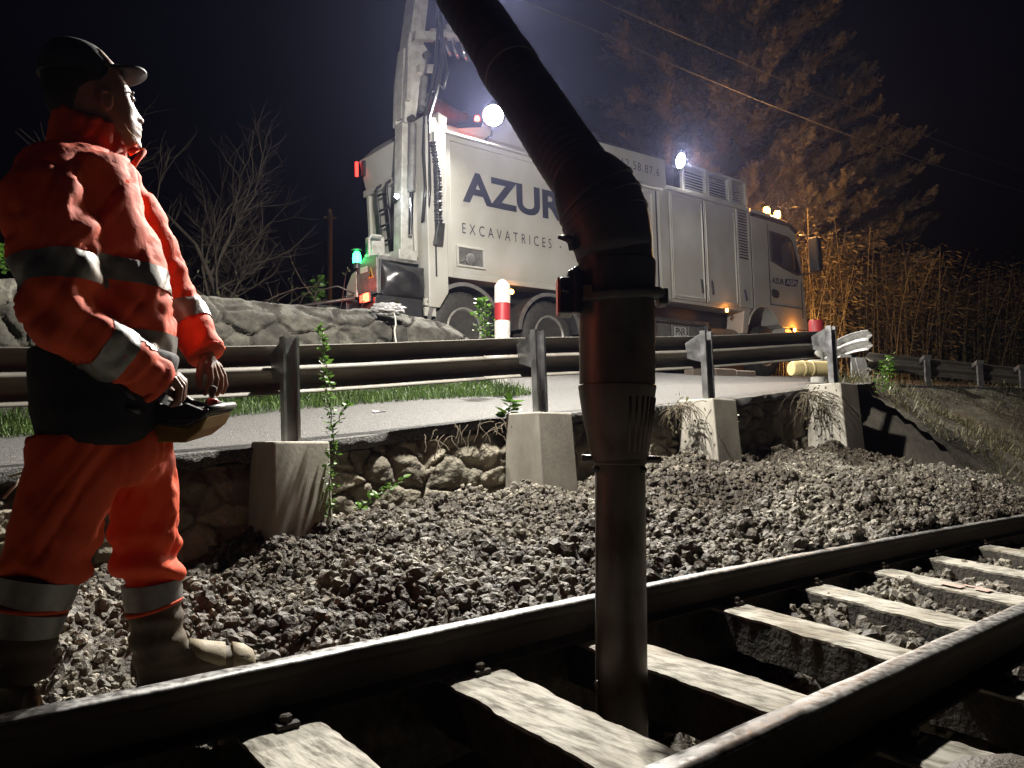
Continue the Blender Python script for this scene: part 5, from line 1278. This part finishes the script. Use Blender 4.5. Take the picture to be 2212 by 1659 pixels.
# belt round the waist
bt = MB(); rr_ = [(762, 64, 386, .222), (775, 62, 388, .228), (830, 63, 372, .23), (890, 66, 352, .226), (945, 76, 346, .214), (962, 96, 332, .195)]
bt.loft(rows(rr_, 48)); V, N, F = baked(bt, .011, 4)
V = V + N * (.010 * (fbm(V * np.array([9, 9, 22]), 3, 61) - .5))[:, None]
mesh_np('waist_belt', V - np.array(RI), F, NAVY, rc, smooth=True)
b = MB(); b.tube([bp(270, 880, .2) - RI, bp(292, 885, .2) - RI, bp(305, 890, .17) - RI], .012, 8); b.tube([bp(262, 830, .21) - RI, bp(275, 850, .21) - RI, bp(300, 872, .17) - RI], .010, 8); b.build('belt_strap', BCASE, rc, smooth=True)
# ================================================================== vegetation
LEAF = matte('fresh_leaf', (.10, .20, .025), (.055, .13, .018), .45, scale=30, trans=.35, island=.3)
DRYV = matte('dry_vine', (.12, .095, .062), (.07, .055, .036), .9, scale=20)
STEM = matte('green_stem', (.10, .12, .04), (.07, .07, .03), .7)
GRASSM = matte('verge_grass', (.075, .125, .025), (.045, .085, .018), .6, scale=4, trans=.3, island=.45)
DRYG = matte('dry_grass', (.12, .105, .05), (.055, .06, .025), .7, scale=4, trans=.25, island=.5)
def leaf_cards(P, D, U, L, Wd, curl=.15):
    """pointed oval leaves: position, direction, up, length, width arrays"""
    D = D / np.linalg.norm(D, axis=1, keepdims=True); S = np.cross(D, U); S /= np.linalg.norm(S, axis=1, keepdims=True) + 1e-9; U = np.cross(S, D)
    L = L[:, None]; Wd = Wd[:, None]
    v = [P, P + D * L * .3 + S * Wd * .5 + U * L * curl * .4, P + D * L * .68 + S * Wd * .42 + U * L * curl * .3, P + D * L, P + D * L * .68 - S * Wd * .42 + U * L * curl * .3, P + D * L * .3 - S * Wd * .5 + U * L * curl * .4, P + D * L * .5 - U * L * curl * .1]
    V = np.stack(v, 1).reshape(-1, 3); n = len(P)
    T_ = np.array([[0, 1, 6], [1, 2, 6], [2, 3, 6], [3, 4, 6], [4, 5, 6], [5, 0, 6]])
    return V, (T_[None] + (np.arange(n) * 7)[:, None, None]).reshape(-1, 3)
def unit(a): return a / (np.linalg.norm(a, axis=-1, keepdims=True) + 1e-9)
def blades(x, y, z, h, wd, lean, rng):
    n = len(x); az = rng.uniform(0, 2 * math.pi, n); d = np.stack([np.cos(az), np.sin(az), 0 * az], -1); s = np.stack([-np.sin(az), np.cos(az), 0 * az], -1)
    base = np.stack([x, y, z], -1); u = np.array([0, 0, 1.]); h = h[:, None]; l = lean[:, None]; w = wd[:, None]
    v = [base - s * w, base + s * w, base + u * h * .55 + d * l * h * .35 + s * w * .8, base + u * h * .55 + d * l * h * .35 - s * w * .8, base + u * h * (1 - .35 * l) + d * l * h]
    V = np.stack(v, 1).reshape(-1, 3); T_ = np.array([[0, 1, 2], [0, 2, 3], [3, 2, 4]])
    return V, (T_[None] + (np.arange(n) * 5)[:, None, None]).reshape(-1, 3)
rng = np.random.default_rng(5)
n = 15000
t = rng.uniform(-4, 3.6, n); w = 2.05 + .62 * rng.random(n) ** .6 + .12 * (fbm(np.stack([t * 2, t * 0, t * 0], -1), 3, 3) - .5) - .1 * sstep(t, .5, 2)
k = rng.random(n) < .35 + .65 * fbm(np.stack([t * 3, w * 3, t * 0], -1), 2, 6) * 1.4; t, w = t[k], w[k]
p = np.stack([-1.4 + .8 * t - .6 * w, 4.8 + .6 * t + .8 * w], -1); z = zroad(t, w)
V, F = blades(p[:, 0], p[:, 1], z, .05 + .13 * rng.random(len(t)) ** 2 * (1 + (w > 2.45)), .003 + .003 * rng.random(len(t)), rng.uniform(.2, 1.1, len(t)), rng)
tag(mesh_np('verge_grass', V, F, GRASSM), 'green grass on the verge at the foot of the garden wall', 'grass', kind='stuff')
# bank at right
n = 42000
x = rng.uniform(3.5, 15, n); y = rng.uniform(4, 17, n); t, w = tw(x, y); s, a = sa(x, y)
k = (a > 2.6) & (w < wbound(t) + .5) & (t > 6.9) & (fbm(np.stack([x * 1.6, y * 1.6, x * 0], -1), 3, 9) > .45)
x, y, t, w = x[k], y[k], t[k], w[k]
z = np.where(w < wbound(t), bank_z(x, y), zroad(t, np.maximum(w, 0))) - .02
V, F = blades(x, y, z, .06 + .26 * rng.random(len(x)) ** 3, .004 + .004 * rng.random(len(x)), rng.uniform(.5, 1.5, len(x)), rng)
tag(mesh_np('bank_grass', V, F, DRYG), 'dry grass and weeds on the bank right of the last concrete block', 'grass', kind='stuff')
BANKM = matte('bank_soil', (.10, .088, .06), (.05, .043, .03), .95, scale=6, bump=.02, bscale=20)
xs = np.arange(2.5, 16, .1); ys = np.arange(3.5, 18, .1); Xg, Yg = np.meshgrid(xs, ys, indexing='ij'); x = Xg.ravel(); y = Yg.ravel(); t, w = tw(x, y); s, a = sa(x, y)
z = bank_z(x, y) + .06 * (fbm(np.stack([x * 5, y * 5, x * 0], -1), 4, 55) - .5)
F = grid_np(len(xs), len(ys)); k = (a > 1.95) & (w < wbound(t) + .08) & (t > 6.72); F = F[k[F].all(1)]
tag(mesh_np('bank', np.stack([x, y, z], -1), F, BANKM, smooth=True), kind='structure')

def sprig(name, path, leaves, L, label, mat=LEAF, stem=STEM, r=.004, spread=.05, seed=1, group=None, cat='plant', dens_top=1.0, down=0.0):
    rng = np.random.default_rng(seed); pts = [Vector(p) for p in path]; base = pts[0].copy()
    e = empty(name, base); tag(e, label, cat, group)
    fine = []
    for i in range(len(pts) - 1):
        for j in range(6): fine.append(pts[i].lerp(pts[i + 1], j / 6) + Vector(rng.normal(0, .004, 3)))
    fine.append(pts[-1]); m = len(fine)
    MB().tube([p - base for p in fine], [r * (1 - .7 * i / (m - 1)) for i in range(m)], 6).build('stem', stem, e, smooth=True)
    A = np.array([p[:] for p in fine]); idx = rng.random(leaves) * (m - 1.001); i0 = idx.astype(int); f = (idx - i0)[:, None]
    P = A[i0] * (1 - f) + A[i0 + 1] * f
    d = rng.normal(size=(leaves, 3)); d[:, 2] = np.abs(d[:, 2]) * .4 - down; d = unit(d)
    off = spread * rng.random(leaves)[:, None] ** 1.5 * (1 - .6 * (idx / m))[:, None]; P = P + d * off
    Ls = L * rng.uniform(.5, 1.15, leaves)
    V, F = leaf_cards(P - np.array(base), d, unit(rng.normal(size=(leaves, 3)) * .5 + np.array([0, 0, 1.])), Ls, Ls * .62)
    mesh_np('leaves', V, F, mat, e, smooth=True)
    return e
SY = 4.5
path = [at(715, 1118, SY), at(712, 1040, SY), at(722, 960, SY), at(716, 900, SY), at(708, 850, SY), at(704, 790, SY), at(697, 740, SY), at(693, 702, SY)]
sprig('climbing_plant', path, 330, .034, 'tall leafy green shoot growing up beside the left concrete block', spread=.055, seed=2)
path = [at(716, 930, SY), at(742, 885, SY - .05), at(756, 872, SY - .08)]; sprig('leafy_shoot', path, 60, .03, 'side shoot with green leaves spreading right of the tall shoot', seed=3, spread=.04)
path = [at(770, 1105, 4.55), at(800, 1078, 4.5), at(845, 1052, 4.45), at(872, 1030, 4.42)]; sprig('fern_shoot', path, 46, .05, 'low arching green shoot in front of the retaining wall', seed=4, spread=.03)
path = [at(1046, 738, 8.4), at(1048, 700, 8.4), at(1040, 672, 8.4), at(1042, 648, 8.4)]; sprig('shrub', path, 170, .06, 'small leafy shrub at the end of the garden wall by the white bollard', seed=6, spread=.16)
path = [at(1096, 902, 5.9), at(1100, 880, 5.9), at(1107, 864, 5.9)]; sprig('dandelion', path, 22, .11, 'bright green weed beside the middle left guardrail post', seed=7, spread=.015)
path = [at(1578, 880, 7.0), at(1580, 900, 6.95), at(1578, 925, 6.95), at(1582, 950, 6.95)]; sprig('hanging_ivy', path, 46, .05, 'green trailing plant hanging right of the vine covered block', seed=8, spread=.05, down=.4)
path = [at(1918, 850, 8.6), at(1916, 810, 8.6), at(1920, 772, 8.6)]; sprig('shrub', path, 150, .055, 'small bush on top of the bank right of the curved guardrail end', seed=9, spread=.16)
path = [at(-10, 600, 6.0), at(6, 560, 6.0), at(10, 530, 6.0)]; sprig('shrub', path, 160, .07, 'dark green leaves above the garden wall at the left edge', seed=10, spread=.18)
path = [at(682, 655, 11), at(684, 630, 11), at(690, 600, 11)]; sprig('shrub', path, 130, .09, 'yellowish leafy shrub behind the wall at the foot of the utility pole', seed=11, spread=.22)
# dry vines on two blocks
def vines(c, n, seed, label, size=(.12, .30), green=18):
    rng = random.Random(seed); e = empty('dry_vine', c); tag(e, label, 'plant', 'dry vines on the concrete blocks'); b = MB()
    for k in range(n):
        p = Vector((rng.gauss(0, .07), rng.gauss(-.02, .04), rng.uniform(-.02, .05))); pts = [p.copy()]; d = Vector((rng.gauss(0, .5), rng.gauss(-.3, .3), rng.uniform(-.2, .5)))
        for i in range(7):
            d = (d + Vector((rng.gauss(0, .35), rng.gauss(0, .25), -.35))).normalized(); p = p + d * size[1] / 7 * rng.uniform(.6, 1.4); pts.append(p.copy())
        b.tube(pts, [.004 * (1 - .12 * i) for i in range(8)], 5)
    b.build('dry_stems', DRYV, e, smooth=True)
    r2 = np.random.default_rng(seed); m = green * 3; P = r2.normal(size=(m, 3)) * np.array([.09, .06, .10]) + np.array([0, -.04, -.08]); d = unit(r2.normal(size=(m, 3)))
    V, F = leaf_cards(P, d, unit(r2.normal(size=(m, 3))), r2.uniform(.02, .05, m), r2.uniform(.012, .03, m)); mesh_np('dry_leaves', V, F, DRYG, e)
vines(at(1468, 880, 6.75), 46, 3, 'dry vine tangle hanging on the block right of the suction pipe')
vines(at(1752, 855, 8.0), 60, 4, 'dry vine tangle hanging on the slanting block at the end of the row', (.16, .45), 26)
rng_ = random.Random(8); b = MB()
for k in range(26):
    t = rng_.uniform(.9, 1.75); p = wl(t, -.02 + rng_.gauss(0, .04), float(zn(t)) - rng_.uniform(-.02, .1)); pts = [p]; d = Vector((rng_.gauss(0, .6), -.5, rng_.uniform(-.4, .6)))
    for i in range(5): d = (d + Vector((rng_.gauss(0, .4), rng_.gauss(0, .2), -.4))).normalized(); p = p + d * .035; pts.append(p)
    b.tube(pts, [.003] * 6, 4)
tag(b.build('dry_roots', DRYV), 'dry roots and grass hanging from the road edge left of the suction pipe', 'roots', kind='stuff')

# ------------------------------------------------------------------ conifer
def feathers(P, D, U, L, Wd, rng):
    """feathery flat sprays: a blade with pointed side leaflets"""
    D = unit(D); S = unit(np.cross(D, U)); n = len(P); out = []; L = L[:, None]; W_ = Wd[:, None]; U = np.cross(S, D)
    vs = [P, P + D * L]; T_ = []
    k = 2
    for j in range(6):
        f = .12 + .14 * j; wj = (1 - .75 * f) * 1.0
        for sg in (1, -1):
            a = P + D * L * f; tip_ = a + (S * sg * .8 + D * .75) * W_ * wj + U * (W_ * .16 * rng.normal(size=(n, 1)))
            b_ = P + D * L * (f + .13); vs += [a, tip_, b_]; T_.append([k, k + 1, k + 2]); k += 3
    a = P + D * L * .85 + S * W_ * .12; c = P + D * L * .85 - S * W_ * .12; vs += [a, c]; T_.append([k, 1, k + 1])
    V = np.stack(vs, 1).reshape(-1, 3); m = len(vs); T_ = np.array(T_)
    return V, (T_[None] + (np.arange(n) * m)[:, None, None]).reshape(-1, 3)
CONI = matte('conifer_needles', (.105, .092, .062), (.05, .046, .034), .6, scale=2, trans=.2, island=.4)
BARK = matte('tree_bark', (.12, .085, .06), (.06, .045, .03), .95, scale=6, stretch=(1, 1, .3), bump=.02)
rng = np.random.default_rng(12)
cb = at(1575, 700, 25.0); base = Vector((cb.x, cb.y, 1.6)); tree = empty('conifer_tree', base)
tag(tree, 'tall feathery conifer behind the truck, lit orange low down on its right', 'tree')
b = MB(); b.tube([(0, 0, -.4), (.1, 0, 3), (.05, .1, 7), (-.2, 0, 13), (-.3, 0, 18)], [.45, .38, .30, .18, .04], 12)
nb = 640; z0 = 1.8 + 15 * rng.random(nb) ** 1.15; az = rng.uniform(0, 2 * math.pi, nb); z0[520:] = rng.uniform(2.4, 6.6, 120); az[520:] = rng.uniform(-1.5, .7, 120)
maxr = np.interp(z0, [1.5, 3.2, 5, 8, 11, 15, 18], [3.8, 5.3, 5.5, 5.1, 4.2, 2.6, .6]) * rng.uniform(.55, 1.12, nb)
PP = []; DD = []; LLn = []
for i in range(nb):
    d = np.array([math.cos(az[i]), math.sin(az[i]), 0.]); up0 = rng.uniform(.0, .28); pts = []
    m = 10; sag = rng.uniform(.02, .09)
    for j in range(m + 1):
        f = j / m; r = maxr[i] * f; pts.append(np.array([0, 0, z0[i]]) + d * r + np.array([0, 0, up0 * r - sag * r * r * .5 + .22 * maxr[i] * f ** 3 * .6]))
    b.tube([Vector(p) for p in pts], [.05 * (1 - .9 * j / m) * (.4 + maxr[i] / 6) for j in range(m + 1)], 5, cap=False)
    ns = int(14 + maxr[i] * 27); f = rng.uniform(.22, 1.0, ns) ** .8; idx = np.minimum((f * m).astype(int), m - 1); A = np.array(pts); q_ = A[idx] + (A[idx + 1] - A[idx]) * (f * m - idx)[:, None]
    tang = unit(A[idx + 1] - A[idx]); side = np.cross(tang, [0, 0, 1.]) * rng.choice([-1, 1], ns)[:, None]
    dd = unit(tang * rng.uniform(.3, 1.1, ns)[:, None] + side * rng.uniform(.0, 1.0, ns)[:, None] + np.array([0, 0, 1.]) * rng.uniform(-.1, .75, ns)[:, None])
    PP.append(q_ + rng.normal(0, .07, (ns, 3))); DD.append(dd); LLn.append(rng.uniform(.20, .46, ns))
b.build('trunk', BARK, tree, smooth=True)
P = np.concatenate(PP); D = np.concatenate(DD); Ls = np.concatenate(LLn)
V, F = feathers(P, D, unit(rng.normal(size=P.shape) * .6 + np.array([0, -.5, .6])), Ls, Ls * .42, rng)
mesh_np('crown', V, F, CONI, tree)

# ------------------------------------------------------------------ bamboo thicket
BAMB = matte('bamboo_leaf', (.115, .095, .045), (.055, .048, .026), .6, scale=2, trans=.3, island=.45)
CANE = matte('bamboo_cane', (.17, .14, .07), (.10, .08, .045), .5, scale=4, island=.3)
rng = np.random.default_rng(21); b = MB(); PP = []; DD = []
A0 = at(1752, 780, 17.5); A1 = at(2330, 800, 21.5)
nc = 420
for i in range(nc):
    f = rng.random(); depth = rng.random() ** 1.4 * 3.2; c = A0.lerp(A1, f) + Vector((-.15, 1, 0)) * depth
    g = float(1.5 + .5 * f); h = float(np.interp(f, [0, .15, .35, .55, .62, .72, .85, 1], [5.2, 5.0, 4.6, 4.4, 3.8, 3.9, 4.6, 4.8])) * rng.uniform(.62, 1.02)
    lean = np.array([rng.normal(0, .10), rng.normal(-.06, .10)]); pts = []
    for j in range(7):
        q_ = j / 6; pts.append(Vector((c.x + lean[0] * h * q_ ** 1.8, c.y + lean[1] * h * q_ ** 1.8, g - .2 + h * (q_ - .10 * q_ ** 3))))
    b.tube(pts, [.016 * (1 - .75 * j / 6) for j in range(7)], 5, cap=False)
    nl = 70; q_ = rng.uniform(.12, 1, nl) ** .75 * 5.999; k0 = q_.astype(int); A = np.array([p[:] for p in pts]); pos = A[k0] + (A[k0 + 1] - A[k0]) * (q_ - k0)[:, None]
    az = rng.uniform(0, 2 * math.pi, nl); out = np.stack([np.cos(az), np.sin(az), rng.uniform(-.5, .5, nl)], -1)
    PP.append(pos + out * rng.uniform(.03, .42, nl)[:, None]); DD.append(unit(out + np.array([0, 0, -.35])))
V1, F1 = np.array([v[:] for v in b.v]), b.f
o1 = b  # canes
P = np.concatenate(PP); D = np.concatenate(DD); m = len(P); Ls = rng.uniform(.09, .21, m)
V2, F2 = leaf_cards(P, D, unit(rng.normal(size=(m, 3)) + np.array([0, 0, .6])), Ls, Ls * .17)
F1t = np.array([[f[0], f[1], f[2]] for f in F1] + [[f[0], f[2], f[3]] for f in F1 if len(f) == 4])
V = np.concatenate([V1, V2]); F = np.concatenate([F1t, F2 + len(V1)])
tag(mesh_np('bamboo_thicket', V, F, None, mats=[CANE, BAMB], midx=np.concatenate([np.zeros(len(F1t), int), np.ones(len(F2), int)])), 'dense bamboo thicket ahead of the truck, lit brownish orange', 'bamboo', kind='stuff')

# ------------------------------------------------------------------ bare tree and brambles behind the garden wall
TWIGM = matte('bare_twig_bark', (.085, .066, .052), (.05, .04, .032), .9, scale=8)
def bare_tree(name, base, h, seed, label, limbs, spread=.55):
    rng = random.Random(seed); e = empty(name, base); tag(e, label, 'tree'); tb_ = MB(); cb_ = MB()
    def grow(p, d, L, r, lev, mb):
        n = 5; pts = [p]; 
        for i in range(n):
            d = (d + Vector((rng.gauss(0, .13), rng.gauss(0, .13), rng.gauss(.03, .08)))).normalized(); p = p + d * L / n; pts.append(p)
        mb.tube(pts, [r * (1 - .45 * i / n) for i in range(n + 1)], 6 if lev < 2 else 4, cap=False)
        if lev >= 4: return
        k = [5, 5, 5, 4][lev] if lev else limbs
        for i in range(k):
            f = rng.uniform(.25, 1.0); q_ = pts[min(n, int(f * n) + 1)]
            nd = (d + Vector((rng.gauss(0, spread), rng.gauss(0, spread), rng.gauss(.1, spread * .7)))).normalized()
            grow(q_, nd, L * rng.uniform(.45, .78), r * .5, lev + 1, cb_)
    grow(Vector((0, 0, -.3)), Vector((.05, 0, 1)), h * .42, .055, 0, tb_)
    tb_.build('trunk', TWIGM, e, smooth=True); cb_.build('crown', TWIGM, e, smooth=True)
    return e
p = at(545, 660, 12.5); bare_tree('bare_tree', (p.x, p.y, 1.5), 6.6, 5, 'leafless tree with spreading twigs behind the garden wall', 7, .5)
p = at(420, 660, 13); bare_tree('bare_tree', (p.x, p.y, 1.5), 4.4, 9, 'low leafless tree behind the wall right beside the worker', 7, .75)
rng = random.Random(31); b = MB()
for k in range(330):
    u = rng.uniform(330, 700); p = at(u, 640, rng.uniform(9.6, 14)); p.z = 1.45 + rng.random() * .3; d = Vector((rng.gauss(0, .7), rng.gauss(0, .5), rng.uniform(.2, 1))).normalized(); pts = [p]
    for i in range(8): d = (d + Vector((rng.gauss(0, .3), rng.gauss(0, .3), -.05))).normalized(); p = p + d * rng.uniform(.1, .28); pts.append(p)
    b.tube(pts, [.008 * (1 - .09 * i) for i in range(9)], 4, cap=False)
V1 = np.array([v[:] for v in b.v]); F1 = np.array([[f[0], f[1], f[2]] for f in b.f] + [[f[0], f[2], f[3]] for f in b.f])
r2 = np.random.default_rng(32); m = 1500; P = V1[r2.integers(0, len(V1), m)]; Ls = r2.uniform(.03, .08, m)
V2, F2 = leaf_cards(P, unit(r2.normal(size=(m, 3))), unit(r2.normal(size=(m, 3))), Ls, Ls * .5)
DARKL = matte('dark_bramble_leaf', (.06, .075, .025), (.035, .045, .018), .6, island=.4)
tag(mesh_np('bramble_thicket', np.concatenate([V1, V2]), np.concatenate([F1, F2 + len(V1)]), None, mats=[TWIGM, DARKL], midx=np.concatenate([np.zeros(len(F1), int), np.ones(len(F2), int)])), 'tangle of bare brambles behind the garden wall', 'brambles', kind='stuff')
# ================================================================== light, world, camera
def lamp(name, kind, pos, col, power, parent=None, direction=None, size=.05, spot=120, blend=.6):
    l = bpy.data.lights.new(name, kind); l.color = col; l.energy = power
    if kind in ('POINT', 'SPOT'): l.shadow_soft_size = size
    if kind == 'SPOT': l.spot_size = R(spot); l.spot_blend = blend
    o = bpy.data.objects.new(name, l); COL.objects.link(o)
    o.location = pos
    if direction is not None: o.rotation_euler = Vector(direction).to_track_quat('-Z', 'Y').to_euler()
    if parent is not None: o.parent = parent
    return o
WARM = (1, .95, .86)
for (p, q), e in zip(lamps, (3200, 2000)):
    lamp('work_lamp_light', 'SPOT', p + q * .02, WARM, e, truck, q, .07, 156, .5)
# boom lamp, above the picture
bl_ = tip + Vector((0, 0, -.0))
wb = Vector((-.26, 5.3, 3.95)); lb = TI @ wb
bdir = (TI.to_3x3() @ (Vector((.1, 2.5, -.1)) - wb)).normalized()
b = tm(); b.lathe([(0, -.1), (.07, -.1), (.11, 0), (.11, .02), (.1, .02), (.1, .004), (0, .004)], 24, lb, bdir); b.tube([lb, lb + Vector((0, .05, .25)), tip], .02, 8); hh = b.build('work_lamp', DARK, truck); soft(hh)
b = tm(); b.lathe([(0, .006), (.095, .006), (.09, .02), (0, .024)], 24, lb, bdir); b.build('lens', LED, hh)
lamp('boom_lamp_light', 'POINT', lb + bdir * .16, WARM, 1900, truck, None, .08)
lamp('beacon_light', 'POINT', (9.25, .3, 3.8), (1, .46, .14), 650, truck, None, .08)
lamp('beacon_light', 'POINT', (9.3, 1.7, 3.8), (1, .46, .14), 480, truck, None, .08)
lamp('indicator_light', 'POINT', (9.0, -.08, 1.02), (1, .33, .04), 9, truck, None, .03)
lamp('added_orange_fill', 'SPOT', (9.82, .4, .85), (1, .5, .15), 260, truck, (1, .1, .08), .06, 120, .8)  # added orange fill for bamboo and ground ahead, standing in for a street lamp
lamp('side_lamp_light', 'POINT', (1.19, -.08, 1.12), (1, .33, .04), 2.2, truck, None, .03)
lamp('side_lamp_light', 'POINT', (6.60, -.06, 1.26), (1, .33, .04), 2.2, truck, None, .03)
lamp('tail_lamp_light', 'POINT', (-1.18, .2, .88), (1, .04, .02), 9, truck, None, .04)
lamp('red_lamp_light', 'POINT', (.80, .0, 3.70), (1, .04, .03), 10, truck, None, .04)
lamp('green_beacon_light', 'POINT', (-1.1, .6, 1.48), (.03, 1, .2), 1.6, truck, None, .05)
lamp('column_lamp_light', 'POINT', (-.80, -.05, 2.28), (.85, .95, 1), 9, truck, None, .03)

wd = bpy.data.worlds.new('World'); SC.world = wd; wd.use_nodes = True
nt = wd.node_tree; bg = nt.nodes['Background']
sky = nt.nodes.new('ShaderNodeTexSky'); sky.sky_type = 'NISHITA'; sky.sun_disc = False; sky.sun_elevation = R(-4.5); sky.sun_rotation = R(200); sky.altitude = 300
tint = nt.nodes.new('ShaderNodeMix'); tint.data_type = 'RGBA'; tint.blend_type = 'MULTIPLY'; tint.inputs[0].default_value = 1; tint.inputs[7].default_value = (1.0, .82, 1.35, 1)
nt.links.new(sky.outputs['Color'], tint.inputs[6]); nt.links.new(tint.outputs[2], bg.inputs['Color']); bg.inputs['Strength'].default_value = .1

cam = bpy.data.cameras.new('camera'); cam.sensor_width = 36; cam.lens = 36 * FPX / 2212; cam.clip_end = 2000; cam.clip_start = .05
co = bpy.data.objects.new('camera', cam); COL.objects.link(co); co.location = (0, 0, CAM_Z); co.rotation_euler = (math.pi / 2 + PITCH, 0, 0); SC.camera = co
SC.view_settings.view_transform = 'Standard'; SC.view_settings.look = 'None'; SC.view_settings.exposure = 0; SC.view_settings.gamma = 1
SC.render.engine = 'CYCLES'
cy = SC.cycles; cy.use_denoising = True; cy.max_bounces = 6; cy.diffuse_bounces = 4; cy.glossy_bounces = 3; cy.transmission_bounces = 4
cy.sample_clamp_indirect = 4; cy.sample_clamp_direct = 0; cy.caustics_reflective = False; cy.caustics_refractive = False
try: cy.denoiser = 'OPENIMAGEDENOISE'
except Exception: pass

# haze added to imitate lens glow round the lamps: one closed box round the camera and the whole scene
HZ = bpy.data.materials.new('lens_glow_haze'); HZ.use_nodes = True; hn = HZ.node_tree; hn.nodes.clear()
ho = hn.nodes.new('ShaderNodeOutputMaterial'); pv = hn.nodes.new('ShaderNodeVolumePrincipled'); hn.links.new(pv.outputs[0], ho.inputs['Volume'])
pv.inputs['Color'].default_value = (.5, .54, 1, 1); pv.inputs['Density'].default_value = .0005; pv.inputs['Anisotropy'].default_value = .84
tag(MB().box(-620, 620, -620, 620, -3, 60).build('haze', HZ), 'thin haze added round the lit work site to imitate lens glow', 'haze', kind='stuff')
